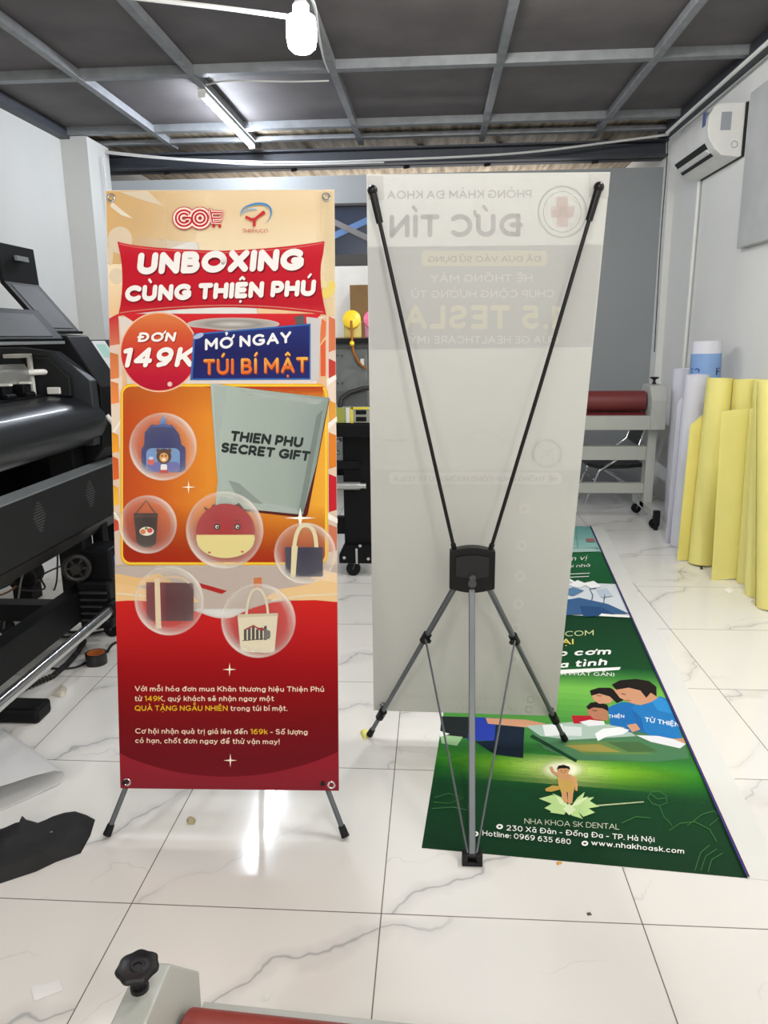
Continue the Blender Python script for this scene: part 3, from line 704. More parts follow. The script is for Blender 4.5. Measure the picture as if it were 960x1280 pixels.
# ---- left stand: seen from the front
tL, tR, bR, bL = onY(132, 238, 2.02), onY(418, 237, 2.035), onY(424, 988, 1.768), onY(151, 985, 1.752)
nL = (bR - tR).cross(tL - tR).normalized()
if nL.y > 0: nL = -nL
hubL = onY(284, 690, 1.985)
banner_stand('X-shaped banner stand with two short grey feet under the red banner', hubL, (onY(141, 249, 2.045), onY(408, 248, 2.06)), .80, (fl(134, 1047), fl(432, 1049)), (hubL.x, 2.34, 0), (0, 1, 0))
hmL = homog([(132, 238), (418, 237), (424, 988), (151, 985)], [(0, 0), (1, 0), (1, 1), (0, 1)])
LEFT_ART = Art(quadmap(tL, tR, bR, bL, hmL), nL)
LEFT = dict(c=(tL, tR, bR, bL), n=nL)

# ================================================================== ARTWORK OF THE RED BANNER
A = LEFT_ART
def rrect(x0, y0, x1, y1, r, n=6):
    P = []
    for cx, cy, a0 in ((x1 - r, y0 + r, -PI / 2), (x1 - r, y1 - r, 0), (x0 + r, y1 - r, PI / 2), (x0 + r, y0 + r, PI)):
        for k in range(n + 1):
            a = a0 + PI / 2 * k / n; P.append((cx + r * math.cos(a), cy + r * math.sin(a)))
    return P
def bez(p0, p1, p2, n=12):
    return [((1 - t) ** 2 * p0[0] + 2 * t * (1 - t) * p1[0] + t * t * p2[0], (1 - t) ** 2 * p0[1] + 2 * t * (1 - t) * p1[1] + t * t * p2[1]) for t in [k / n for k in range(n + 1)]]
def edgeL(y): return 132 + (151 - 132) * (y - 238) / 747 + .3
def edgeR(y): return 418 + (424 - 418) * (y - 237) / 751 - .3
full = [(132.2, 238.2), (417.8, 237.2), (423.8, 987.8), (151.2, 984.8)]
A.grad(full, [(238, (238, 214, 176)), (265, (232, 208, 168)), (330, (243, 226, 194)), (400, (238, 196, 146)), (480, (232, 190, 150)), (640, (226, 205, 180)), (705, (206, 188, 166)), (760, (214, 190, 160))])
A.grad([(132.5, 239), (260, 238.5), (245, 300), (150, 330), (135, 330)], [(135, (226, 184, 124), .9), (190, (232, 196, 142), .5), (262, (240, 214, 170), 0)], (1, 0))
A.poly([(140, 252), (152, 262), (166, 273), (152, 269), (138, 258)], (250, 242, 224), .8)
A.poly([(150, 240), (185, 239), (206, 258), (178, 250)], (250, 240, 220), .6)
for x, y, r in ((150, 300, 17), (138, 318, 14), (146, 345, 10)): A.ell(x, y, r if x - r > 134 else x - 134.5, r, (246, 230, 204), .7)
A.grad([(395, 240), (417.5, 239), (419, 400), (400, 400)], [(392, (246, 232, 200), 0), (419, (240, 222, 180), .8)], (1, 0))
A.ell(411, 362, 7, 12, (248, 226, 120), .8, .5); A.ell(405, 355, 5, 5, (250, 240, 190), .7)
# side strips: pale frame with orange and red shapes
for y0, y1, c in ((395, 470, (226, 205, 190)), (470, 560, (234, 214, 196)), (560, 640, (228, 200, 176)), (640, 705, (218, 196, 178))):
    A.poly([(edgeL(y0), y0), (153, y0), (153, y1), (edgeL(y1), y1)], c); A.poly([(408, y0), (edgeR(y0), y0), (edgeR(y1), y1), (408, y1)], c)
A.grad([(edgeL(400), 398), (148, 392), (150, 430), (edgeL(432), 432)], [(396, (200, 40, 50)), (432, (214, 120, 90))])
for y0, y1, c in ((440, 474, (206, 120, 70)), (476, 505, (220, 130, 70)), (540, 566, (226, 150, 40)), (570, 600, (206, 92, 40)), (606, 632, (232, 170, 50)), (648, 664, (196, 70, 50))):
    A.grad([(edgeL(y0), y0), (148, y0 + 3), (149, y1 - 2), (edgeL(y1), y1)], [(y0, c), (y1, tuple(min(255, int(k * 1.12)) for k in c))])
for y0, y1, c in ((395, 440, (214, 120, 80)), (448, 478, (196, 60, 50)), (500, 530, (226, 160, 60)), (540, 586, (224, 130, 40)), (592, 640, (196, 30, 44)), (655, 690, (206, 120, 90))):
    A.poly([(411, y0), (edgeR(y0), y0 + 4), (edgeR(y1), y1 - 3), (411, y1)], c)
A.poly([(409, 474), (420, 468), (420.5, 474), (409, 482)], (245, 240, 232)); A.poly([(409, 530), (421, 520), (421.5, 526), (409, 538)], (245, 240, 232))
A.poly([(409, 640), (422, 648), (422, 654), (409, 648)], (245, 240, 232))
A.line([(142, 540), (150, 528), (153, 522)], 3, (245, 238, 226)); A.line([(143, 640), (152, 655)], 3, (245, 238, 226))
# stage behind the ribbon
A.poly([(149, 396), (404, 396), (398, 420), (396, 482), (160, 482), (152, 420)], (228, 216, 208))
A.grad([(152, 392), (402, 392), (392, 404), (340, 412), (240, 412), (170, 404)], [(390, (214, 40, 48)), (412, (196, 30, 40))])
A.disc(292, 405, 58, 8, [(0, (205, 200, 196), 1), (.55, (150, 146, 142), 1), (1, (196, 186, 180), 1)])
A.grad([(234, 408), (292, 414), (352, 408), (378, 400), (372, 424), (240, 428)], [(402, (206, 40, 44)), (428, (176, 24, 34))])
A.poly([(368, 396), (380, 393), (382, 412), (372, 412)], (96, 90, 92)); A.poly([(383, 396), (401, 398), (399, 476), (389, 476)], (206, 202, 202))
A.poly([(402, 398), (408, 402), (407, 420), (400, 430)], (226, 120, 70)); A.poly([(401, 432), (407, 424), (407, 470), (401, 470)], (222, 96, 56))
# ribbon
rib = bez((147, 302), (175, 311), (278, 313.5), 8) + bez((280, 313.5), (350, 311), (406, 301.5), 8) + bez((404, 318), (396, 345), (408, 393.5), 8) + bez((408, 393.5), (340, 384), (280, 384), 8) + bez((278, 384), (205, 386), (148, 395), 8) + bez((151, 380), (157, 340), (148, 306), 6)
A.grad(rib, [(300, (208, 44, 58)), (322, (196, 22, 42)), (380, (186, 18, 38)), (395, (206, 44, 52))])
A.line(bez((150, 305), (178, 313), (278, 316), 8) + bez((280, 316), (350, 314), (404, 304), 8), 1.2, (232, 120, 110), .8)
A.line(bez((150, 391), (205, 383), (278, 381.5), 8) + bez((280, 381.5), (340, 381), (404, 390), 8), 1.2, (236, 150, 130), .7)
for dx, dy, c, b in ((1.2, 2.0, (120, 8, 24), .072), (0, 0, (244, 240, 238), .062)):
    A.text('UNBOXING', (171, 343.5), (379, 338), 27.5, c, b, .10, dx=dx, dy=dy)
    A.text('CÙNG THIỆN PHÚ', (156, 377.5), (394, 370), 20.5, c, b, .08, dx=dx, dy=dy)
# orange board with yellow rim
A.poly(rrect(151, 479.5, 410, 706, 13), (238, 178, 30)); A.poly(rrect(152.2, 480.7, 408.8, 704.8, 12), (246, 206, 60))
A.grad(rrect(154.2, 483, 406.6, 702.5, 10), [(154, (190, 74, 30)), (200, (206, 98, 34)), (262, (228, 142, 44)), (330, (232, 150, 46)), (407, (240, 172, 54))], (1, 0))
A.grad(rrect(154.2, 483, 406.6, 702.5, 10), [(483, (220, 130, 50), .35), (520, (220, 130, 50), 0), (630, (190, 60, 20), 0), (702, (176, 40, 18), .85)])
A.grad([(254, 483), (404, 483), (404, 500), (300, 492)], [(483, (200, 60, 30), .8), (500, (220, 110, 40), 0)])
# round price badge
A.disc(199.5, 440, 49.5, 50, [(0, (230, 150, 110), 1), (.96, (230, 150, 110), 1), (1, (246, 214, 190), 1)], 56)
ring = [(199.5 + 47.5 * math.cos(2 * PI * k / 48), 440 + 48 * math.sin(2 * PI * k / 48)) for k in range(48)]
A.grad(ring, [(392, (222, 128, 72)), (415, (212, 92, 52)), (445, (204, 46, 46)), (470, (190, 18, 52)), (488, (176, 14, 44))])
A.ell(213, 480, 3, 3, (255, 220, 220), .8)
for dx, dy, c, b in ((.8, 1.2, (150, 20, 20), .05), (0, 0, (248, 244, 240), .042)):
    A.text('ĐƠN', (171, 427.5), (219, 427), 12, c, b, .22, dx=dx, dy=dy)
    A.text('149K', (150.5, 459.5), (241, 458.5), 25, c, b, .22, dx=dx, dy=dy)
# blue plate
A.poly([(243, 417), (388.6, 404.5), (388.6, 474.5), (238.5, 475)], (52, 104, 176))
A.grad([(245, 418.8), (387, 406.5), (387, 472.6), (241.5, 473)], [(405, (34, 48, 120)), (440, (24, 26, 92)), (474, (30, 34, 104))])
A.text('MỞ NGAY', (257, 438), (364.5, 428.5), 14.5, (240, 240, 242), .036)
A.text('TÚI BÍ MẬT', (255, 469, ), (385.5, 466), 19.5, (130, 50, 20), .036, dx=.8, dy=1.0)
A.text('TÚI BÍ MẬT', (255, 468.5), (385.5, 465.5), 19.5, None, .03, colfn=lambda x, y: (240, 176, 74) if y < 450 else (228, 112, 44))
A.ell(249, 420, 7, 3, (200, 220, 255), .7, -.4)
# silver parcel
A.poly([(408, 500), (412.3, 498), (385, 643), (381, 647), (268, 634), (270, 628)], (84, 26, 24))
par = [(264, 479.5), (276, 480), (284, 482), (340, 489), (412, 497), (405, 530), (396, 580), (379, 643), (330, 638), (270, 633), (273, 600), (269, 550), (266, 510)]
A.grad(par, [(264, (150, 164, 156)), (285, (176, 190, 182)), (330, (166, 180, 172)), (385, (158, 172, 164)), (412, (140, 154, 148))], (1, .05))
A.poly([(268, 482), (284, 484), (282, 500), (276, 540), (274, 625), (272, 560), (269, 510)], (196, 208, 202), .6)
A.poly([(300, 487), (404, 499), (398, 506), (310, 494)], (200, 210, 204), .5); A.poly([(396, 520), (404, 512), (380, 640), (374, 636)], (136, 150, 144), .5)
A.poly([(276, 620), (370, 634), (376, 642), (272, 632)], (196, 208, 202), .6); A.poly([(286, 600), (300, 604), (330, 630), (300, 626)], (150, 163, 156), .4)
A.text('THIEN PHU', (288, 551), (378, 559.5), 13, (34, 44, 42), .05, .18)
A.text('SECRET GIFT', (276.5, 565), (387, 576.5), 12.5, (34, 44, 42), .05, .18)
# clouds and town at the bottom of the board
A.poly([(edgeL(707), 707), (edgeR(707), 707), (edgeR(760), 760), (edgeL(760), 760)], (190, 176, 166))
for p, c in (([(edgeL(718), 716), (175, 722), (200, 716), (216, 728), (edgeL(732), 734)], (232, 190, 130)), ([(edgeL(730), 728), (170, 732), (205, 742), (235, 738), (250, 752), (edgeL(756), 757)], (236, 196, 140)),
             ([(423, 726), (400, 722), (384, 730), (350, 736), (330, 748), (423, 752)], (236, 200, 146)), ([(423, 716), (404, 712), (388, 722), (423, 728)], (240, 210, 170)), ([(250, 728), (285, 738), (278, 742), (252, 734)], (176, 40, 36)), ([(318, 722), (328, 721), (328, 734), (318, 734)], (206, 120, 70))):
    A.poly([(min(max(x, edgeL(y)), edgeR(y)), y) for x, y in p], c)
A.line([(146, 741), (180, 744), (222, 752)], 2, (250, 236, 210), .8); A.line([(422, 742), (380, 744), (340, 750)], 2, (250, 236, 210), .8)
# red ground
wave = [(edgeL(752), 752)] + bez((146, 751), (190, 746), (250, 765), 6) + bez((252, 765.5), (275, 776), (292, 771), 5) + bez((294, 770), (330, 750), (370, 750), 6) + [(395, 749.5), (edgeR(753), 752)]
A.grad(wave + [(edgeR(987), 987.6), (edgeL(984), 984.6)], [(746, (206, 34, 28)), (790, (188, 22, 26)), (830, (158, 6, 14)), (870, (134, 4, 12)), (900, (120, 6, 16)), (950, (108, 12, 24)), (988, (118, 18, 30))])
A.grad([(edgeL(940), 940)] + bez((149.5, 941), (215, 971), (290, 970), 10) + bez((292, 970), (360, 968), (423.2, 939), 10) + [(edgeR(987), 987.5), (edgeL(984), 984.5)], [(940, (150, 30, 44)), (988, (134, 34, 46))])
cream = (240, 214, 192); yel = (232, 186, 40)
A.text('Với mỗi hóa đơn mua Khăn thương hiệu Thiện Phú', (169.3, 863.3), (405.3, 864), 6.6, cream, .018)
A.text('từ 149K, quý khách sẽ nhận ngay một', (169.3, 875.6), (343.3, 875.6), 6.6, cream, .018, colfn=lambda x, y: yel if 181.5 < x < 203.5 else cream)
A.text('QUÀ TẶNG NGẪU NHIÊN trong túi bí mật.', (169.3, 887.6), (360, 887.8), 6.6, cream, .018, colfn=lambda x, y: yel if x < 286.5 else cream)
A.text('Cơ hội nhận quà trị giá lên đến 169k - Số lượng', (170, 916), (385, 917.3), 6.6, cream, .018, colfn=lambda x, y: yel if 314.2 < x < 336.5 else cream)
A.text('có hạn, chốt đơn ngay để thử vận may!', (170, 927.8), (350.3, 929.4), 6.6, cream, .018)
A.star(288, 836, 8.5); A.star(289, 949.5, 8.5)
# bubbles and what they hold
x, y = 205, 558
A.poly(rrect(178, 556, 233, 590, 6), (26, 40, 120)); A.poly([(181, 562), (182, 540), (190, 531), (216, 531), (225, 542), (230, 564)], (22, 36, 104))
A.poly([(201, 531), (203, 521), (208, 521), (209, 531)], (70, 130, 196)); A.poly([(186, 534), (206, 529), (222, 535), (206, 533)], (52, 84, 160))
A.poly(rrect(184, 560, 226, 590, 7), (112, 150, 200)); A.poly(rrect(185, 577, 226, 590, 6), (96, 100, 172))
A.ell(206, 570, 9.5, 9.5, (72, 40, 24)); A.ell(206, 571.5, 5.5, 6, (226, 160, 84)); A.ell(199, 563, 2.6, 2.6, (90, 52, 28)); A.ell(213, 563, 2.6, 2.6, (90, 52, 28))
A.ell(203.7, 569.5, .9, 1.2, (20, 14, 10)); A.ell(208.3, 569.5, .9, 1.2, (20, 14, 10)); A.ell(206, 574, 2.5, 1.8, (248, 236, 220)); A.poly(rrect(202, 580, 210, 588, 2), (240, 236, 236)); A.poly([(201, 587), (211, 587), (212, 591), (200, 591)], (190, 40, 40))
A.ell(190, 577, 4.5, 4, (216, 92, 84)); A.ell(190, 572.5, 3, 2, (196, 206, 230))
A.bubble(205, 558, 42.5)
A.line([(169.5, 643), (184, 625), (196, 643)], 1.6, (84, 30, 16)); A.poly([(168, 641), (198.5, 641), (196, 678), (190, 684), (177, 683), (172, 676)], (40, 20, 16)); A.poly([(170, 642), (184, 645), (197, 642), (197, 646), (170, 646)], (74, 36, 26))
A.ell(184.5, 663.5, 9, 5.5, (236, 228, 214)); A.ell(180, 664, 3.5, 3.2, (214, 120, 60)); A.ell(188.5, 662.5, 3.5, 3, (206, 60, 50)); A.ell(184, 660, 2, 1.6, (90, 140, 70)); A.bubble(186, 655, 36.5)
# plush cushion
A.poly([(257, 637), (256, 632), (262, 636), (266, 640)], (110, 30, 30)); A.poly([(262, 640), (267, 630), (276, 632)], (70, 24, 26)); A.poly([(292, 632), (300, 628), (306, 636), (296, 640)], (70, 24, 26))
A.poly([(247, 670)] + [(283 + 37 * math.cos(a), 666 + 37 * math.sin(a)) for a in [PI + PI * k / 20 for k in range(21)]] + [(319, 670)], (166, 16, 32))
A.poly([(247, 668), (319, 668), (320, 674)] + [(283 + 36 * math.cos(a), 674 + 23 * math.sin(a)) for a in [PI * k / 20 for k in range(21)]] + [(246.5, 674)], (228, 214, 140))
A.ell(272.5, 658, 4, 4, (30, 14, 14)); A.ell(298, 658, 4, 4, (30, 14, 14)); A.ell(272.5, 658, 2.2, 2.2, (230, 220, 210)); A.ell(298, 658, 2.2, 2.2, (230, 220, 210)); A.ell(273, 658.4, 1.3, 1.3, (20, 10, 10)); A.ell(298.5, 658.4, 1.3, 1.3, (20, 10, 10))
A.line([(269, 649), (276, 650.5)], 1.1, (90, 8, 16)); A.line([(295, 650.5), (302, 649)], 1.1, (90, 8, 16)); A.ell(263, 690, 2, 1.2, (190, 60, 50)); A.ell(304, 689, 2, 1.2, (190, 60, 50))
A.bubble(282, 662, 48.5)
A.star(237, 608.5, 9, ry=8.5); A.star(376, 647, 20, (255, 250, 240), ry=13)
# navy tote
A.line(bez((368, 690), (370, 656), (382, 656), 8) + bez((384, 656), (396, 658), (396, 686), 8), 5, (226, 214, 170)); A.poly([(357, 683.5), (404, 683.5), (404, 720), (358, 720)], (24, 24, 62)); A.poly([(365.5, 682), (373, 682), (370, 721), (364, 721)], (226, 214, 170))
A.bubble(382, 691, 38.5)
# maroon tote
A.poly([(184, 727), (243.5, 728), (243, 775.5), (184.5, 775)], (112, 12, 34)); A.grad([(206, 728), (243.5, 728), (243, 775.5), (206, 775)], [(206, (92, 14, 32), .9), (243, (70, 16, 40), .6)], (1, 0))
A.line(bez((199, 730), (202, 716), (230, 722), 6) + [(238, 728)], 3, (214, 190, 160)); A.poly([(194.5, 722), (201, 722), (203, 785), (196, 785)], (226, 206, 172)); A.bubble(213, 750, 43.5)
# canvas tote
A.line(bez((309, 768), (312, 735), (322, 735), 8) + bez((323, 735), (334, 738), (336, 766), 8), 3, (222, 212, 184)); A.poly([(298, 767), (348.5, 765.5), (344, 815), (302, 814)], (226, 216, 188)); A.poly([(298, 767), (348.5, 765.5), (348, 769), (298.5, 771)], (206, 194, 164))
for q in range(6): A.poly([(306 + q * 5, 786 - (q % 3) * 2), (309.5 + q * 5, 785 - (q % 3) * 2), (309.5 + q * 5, 799), (306 + q * 5, 799)], (64, 56, 58))
A.line([(308, 786), (318, 781), (324, 785)], 2, (160, 30, 36)); A.line([(324, 785), (331, 786)], 3, (160, 30, 36)); A.line([(304, 800), (338, 797)], 1, (70, 62, 62)); A.poly([(332, 785), (339, 788), (339, 796), (332, 798)], (110, 104, 100)); A.bubble(324, 775, 46.5)
# shopping logo: outlined letters and a cart
red = (196, 40, 52)
def logo_letters(wd, c):
    A.line([(231.5 + 8.2 * math.cos(q), 273.8 + 7.8 * math.sin(q)) for q in [math.radians(-40 - k * 13) for k in range(24)]] + [(239, 275.2), (233.5, 275.2)], wd, c)
    A.line([(251.5 + 8.0 * math.cos(2 * PI * k / 28 - PI / 2), 273.8 + 7.8 * math.sin(2 * PI * k / 28 - PI / 2)) for k in range(29)], wd, c)
for wd, c in ((13, red), (11, (250, 232, 220)), (6.5, red), (1.6, (250, 232, 220))): logo_letters(wd, c)
for wd, c in ((6, red), (4.4, (250, 232, 220)), (2.0, red)):
    A.line([(262, 264), (264.5, 264), (267, 279), (277, 279)], wd, c); A.line([(266, 267), (279.5, 267), (277.5, 274), (267, 274)], wd, c)
A.ell(268.5, 283.5, 2, 2, red); A.ell(276, 283.5, 2, 2, red)
# company logo: blue swoosh and red figure
A.line(bez((302, 273), (300, 260), (318, 256.5), 8) + bez((320, 256), (338, 254), (340, 265), 8) + bez((340, 267), (340, 274), (332, 281), 6), 2.6, (70, 140, 200), taper=True)
A.line(bez((303, 268), (310, 261), (322, 263), 8), 1.4, (120, 176, 220)); A.line([(308, 272), (315, 275.5), (320, 275), (330, 267), (332, 266)], 3.6, (200, 50, 54)); A.line([(319, 275), (319, 284)], 3.6, (200, 50, 54)); A.ell(330, 267.5, 2.6, 2.6, (200, 50, 54))
A.text('THIPHUCO', (304.3, 291.8), (336, 291.8), 4.6, (196, 60, 62), .004)
vinyl_print = M('banner_vinyl', (226, 224, 220), 0.45, var=0.01)
redb = printed_sheet('printed_banner', LEFT['c'], A, vinyl_print, .0008, LEFT['n'])
tag(redb, 'tall red and orange printed banner offering a secret gift, hung on the left stand', 'banner')
grommets(redb, [A.map(*q) for q in ((139.5, 248), (408, 247), (159.5, 977), (414.5, 980.5))], LEFT['n'])

# ================================================================== SHOW-THROUGH ON THE BACK OF THE WHITE BANNER (mirrored)
B = RIGHT_ART; B.gain = 1.085
g1 = (196, 196, 194); g0 = (208, 208, 205)
B.grad([(459, 309), (752.5, 306), (739.5, 434), (462.5, 438)], [(306, (202, 202, 201)), (436, (204, 204, 203))])
B.grad([(464.4, 588), (723.5, 588), (695.2, 894), (467.2, 887)], [(588, (212, 212, 209)), (640, (216, 216, 212)), (894, (214, 214, 210))])
B.text('PHÒNG KHÁM ĐA KHOA', (664.5, 247.5), (484, 249), 10.5, g1, .02)
B.text('ĐỨC TÍN', (654, 296), (487, 297.5), 29, (194, 194, 193), .035)
cxy = (703, 265)
B.disc(*cxy, 31, 33, [(.93, g1, .9), (1, g1, .9)], 48); B.disc(*cxy, 24, 26, [(.95, g1, .6), (1, g1, .6)], 48)
for p in ([(696, 246), (710, 246), (710, 284), (696, 284)], [(689, 258), (718, 258), (717, 272), (689, 272)]): B.poly(p, (212, 201, 197))
B.poly(rrect(527, 313.5, 684, 333, 5), (220, 219, 208)); B.text('ĐÃ ĐƯA VÀO SỬ DỤNG', (677, 327.5), (535, 328), 7.5, g1, .01)
B.text('HỆ THỐNG MÁY', (665.5, 352.5), (538, 353), 9.5, (220, 220, 218), .02)
B.text('CHỤP CỘNG HƯỞNG TỪ', (693, 372), (513, 373), 9.5, (220, 220, 218), .02)
B.text('1.5 TESLA', (702, 412), (505, 411.5), 30, (220, 219, 208), .035)
B.text('CỦA GE HEALTHCARE (MỸ)', (698, 430), (507, 430), 10, (221, 221, 219), .02)
# faint picture of a figure and a machine
B.line([(580, 545), (606, 538), (630, 548)], 2, (208, 208, 206)); B.line([(476, 548), (505, 552), (520, 546)], 3, (212, 212, 209))
B.disc(684, 567, 19, 18, [(.86, (204, 204, 203), 1), (1, (204, 204, 203), 1)], 40); B.line(bez((676, 560), (684, 572), (692, 560)), 1.6, (206, 206, 204)); B.line(bez((676, 576), (684, 562), (692, 576)), 1.6, (206, 206, 204))
B.poly(rrect(486, 591, 702, 606, 6), (222, 222, 219)); B.text('HỆ THỐNG CHỤP CỘNG HƯỞNG TỪ 1.5 TESLA', (696, 602), (492, 602), 6, (206, 206, 205), .006)
for x, y in ((655.5, 636), (652, 682), (650, 720), (648, 755), (645, 785), (643, 824)):
    B.disc(x, y, 6.5, 6.5, [(0, (214, 214, 211), 1), (.45, (214, 214, 211), 1), (.5, (221, 221, 216), 1), (1, (221, 221, 216), 1)], 24)
    pass
B.text('Chẩn đoán chính xác', (656, 876), (505, 872), 5.5, (208, 208, 204), .004); B.text('an toàn', (654, 888), (570, 886), 5.5, (208, 208, 204), .004)
B.disc(663, 874, 5, 5, [(.6, (213, 213, 209), .6), (1, (213, 213, 209), .6)], 20); B.disc(661, 886, 5, 5, [(.6, (213, 213, 209), .6), (1, (213, 213, 209), .6)], 20)
whb = printed_sheet('printed_banner', RIGHT['c'], B, vinyl, .0008, RIGHT['n'], ink=INK_SHEER)
tag(whb, 'tall white banner turned away, its mirrored clinic print showing faintly through', 'banner')
grommets(whb, [B.map(*q) for q in ((467, 240), (748, 236), (478, 880), (688, 886))], RIGHT['n'])
# clear reinforcing patches at the upper corners
obj('corner_patch', MB().prism([B.map(*q) + RIGHT['n'] * .003 for q in ((738, 218), (762, 217), (760, 247), (736, 246))], RIGHT['n'] * .0004), M('clear_patch', (206, 206, 203), 0.25), whb)
obj('corner_patch', MB().prism([B.map(*q) + RIGHT['n'] * .003 for q in ((459.5, 220), (479, 219.5), (480, 250), (460.5, 250))], RIGHT['n'] * .0004), M('clear_patch'), whb)

# ================================================================== GREEN POSTER PRINT LYING ON THE FLOOR
PZ = 0.0012
pFL, pFR, pBR = fl(527, 1060, PZ), fl(935, 1098, PZ), fl(738, 658, PZ)
pBL = pFL + (pBR - pFR)
mg = (pFR - pFL).normalized() * .092
G = Art(lambda x, y: fl(x, y, PZ), (0, 0, 1))
def inv(p):   # floor point back to photo pixels, for outlining the print
    d = p - CAM; c = d.dot(_fw); return (480 + F * d.dot(_i) / c, 640 - F * d.dot(_j) / c)
def pl(u, v): return inv(pFL + (pFR - pFL) * u + (pBL - pFL) * v)     # u across, v away
def cr(*pts): return [(520 + x / 2.182, 650 + y / 2.182) for x, y in pts]
dkg = (14, 62, 34)
VS = .515                      # where the second poster of the same strip begins
def band(v0, v1, c0, c1=None, u0=0, u1=1):
    q = [pl(u0, v0), pl(u1, v0), pl(u1, v1), pl(u0, v1)]
    if c1 is None: G.poly(q, c0)
    else:
        # gradient along the sheet in a few strips
        n = 10
        for k in range(n):
            a, b = v0 + (v1 - v0) * k / n, v0 + (v1 - v0) * (k + 1) / n
            c = tuple(c0[i] + (c1[i] - c0[i]) * (k + .5) / n for i in range(3))
            G.lv -= (1 if k else 0); G.poly([pl(u0, a), pl(u1, a), pl(u1, b), pl(u0, b)], c)
def vof(x, y): return (fl(x, y) - pFL).dot(pBL - pFL) / (pBL - pFL).length_squared
VS = vof(770, 772)
band(0, vof(700, 990), (10, 52, 28), (14, 66, 34))
v1, v2, v3 = vof(700, 990), vof(700, 959), vof(700, 940)
band(v1, vof(700, 972), (14, 66, 34), (28, 104, 40)); band(vof(700, 972), v2, (28, 104, 40), (66, 160, 48)); band(v2, v3, (66, 160, 48), (44, 112, 50))
v4, v5 = vof(740, 862), vof(740, 835)
band(v3, v4, (44, 112, 50), (120, 190, 80)); band(v4, v5, (120, 190, 80), (22, 84, 40)); band(v5, VS, (18, 72, 38), (12, 58, 32))
v6, v7, v8 = vof(730, 729), vof(730, 690), vof(730, 676)
band(VS, v6, (214, 220, 226)); band(v6, v7, (20, 84, 46), (30, 104, 60)); band(v7, v8, (160, 200, 190), (140, 196, 186)); band(v8, 1.0, (136, 186, 178), (110, 168, 164))
# glow streak and halo
for h0, h1, al in ((-22, 14, .16), (-16, 10, .22), (-11, 7, .30), (-7, 4, .40), (-4, 2, .5)):
    va, vb = vof(703, 960 - h0), vof(703, 960 - h1)
    G.grad([pl(0, va), pl(1, va), pl(1, vb), pl(0, vb)], [(555, (40, 150, 40), .2 * al), (630, (150, 220, 60), .8 * al), (705, (240, 252, 160), 1.5 * al if al < .6 else 1), (770, (160, 226, 60), .9 * al), (880, (40, 140, 40), .2 * al)], (1, 0))
G.disc(703, 962, 34, 15, [(0, (255, 255, 240), 1), (.5, (250, 252, 214), .9), (1, (190, 230, 100), 0)], 32)
# people at the food counter
skin, sk2, hair, blu, dblu = (204, 150, 116), (178, 122, 92), (26, 20, 20), (34, 120, 186), (20, 78, 140)
G.poly(cr((70, 536), (160, 538), (150, 596), (85, 594), (66, 575)), (28, 34, 36)); G.poly(cr((150, 538), (218, 540), (214, 602), (140, 602)), (38, 60, 160)); G.poly(cr((218, 545), (296, 560), (292, 650), (214, 640), (160, 604), (214, 602)), (18, 34, 50))
G.poly(cr((190, 540), (300, 545), (355, 556), (350, 570), (300, 566), (196, 556)), skin)
G.poly(cr((66, 586), (128, 592), (112, 616), (70, 610)), (150, 190, 140)); G.poly(cr((64, 575), (92, 584), (66, 592)), (226, 232, 226))
G.poly(cr((300, 562), (660, 560), (735, 618), (745, 650), (660, 660), (430, 655), (350, 625)), (74, 122, 84)); G.poly(cr((300, 562), (420, 552), (560, 560), (600, 590), (420, 600), (340, 590)), (168, 190, 176))
G.poly(cr((318, 585), (440, 655), (436, 662), (310, 592)), (20, 60, 36)); G.poly(cr((400, 606), (560, 604), (650, 640), (460, 640)), (96, 130, 70)); G.poly(cr((405, 615), (500, 612), (560, 634), (450, 632)), (150, 140, 70)); G.poly(cr((520, 606), (610, 606), (660, 632), (580, 634)), (70, 104, 62))
G.poly(cr((345, 560), (400, 558), (402, 588), (352, 590)), (226, 230, 226)); G.poly(cr((402, 562), (452, 566), (452, 590), (400, 588)), (206, 214, 210)); G.poly(cr((424, 534), (500, 534), (506, 556), (430, 556)), (176, 28, 44))
G.poly(cr((466, 514), (500, 506), (522, 520), (524, 548), (486, 544), (470, 530)), sk2); G.poly(cr((464, 510), (476, 499), (498, 496), (522, 505), (528, 524), (508, 514), (484, 512), (470, 518)), hair)
G.poly(cr((524, 512), (560, 497), (596, 500), (606, 550), (640, 586), (566, 566), (530, 560)), (30, 108, 176)); G.poly(cr((478, 474), (512, 472), (540, 488), (530, 500), (500, 502), (484, 492)), skin); G.poly(cr((474, 466), (498, 458), (530, 458), (562, 476), (566, 492), (548, 500), (528, 482), (500, 474), (478, 480)), hair)
G.poly(cr((586, 512), (640, 488), (668, 482), (692, 492), (716, 560), (726, 598), (640, 592), (604, 560)), blu); G.poly(cr((640, 492), (668, 484), (690, 500), (700, 530), (660, 520)), (44, 140, 206)); G.poly(cr((586, 514), (604, 560), (560, 570), (584, 580), (622, 574), (614, 540)), (26, 100, 168))
G.poly(cr((538, 462), (570, 456), (610, 464), (640, 470), (660, 486), (640, 498), (612, 506), (586, 500), (556, 486)), skin); G.poly(cr((534, 450), (556, 438), (600, 434), (636, 440), (656, 456), (656, 482), (640, 472), (628, 486), (612, 466), (580, 458), (546, 464)), hair)
G.line(cr((560, 474), (572, 477)), .9, (60, 40, 36)); G.line(cr((572, 492), (586, 494)), .9, (150, 70, 64)); G.line(cr((494, 480), (506, 481)), .8, (60, 40, 36)); G.line(cr((480, 520), (494, 522)), .8, (60, 40, 36))
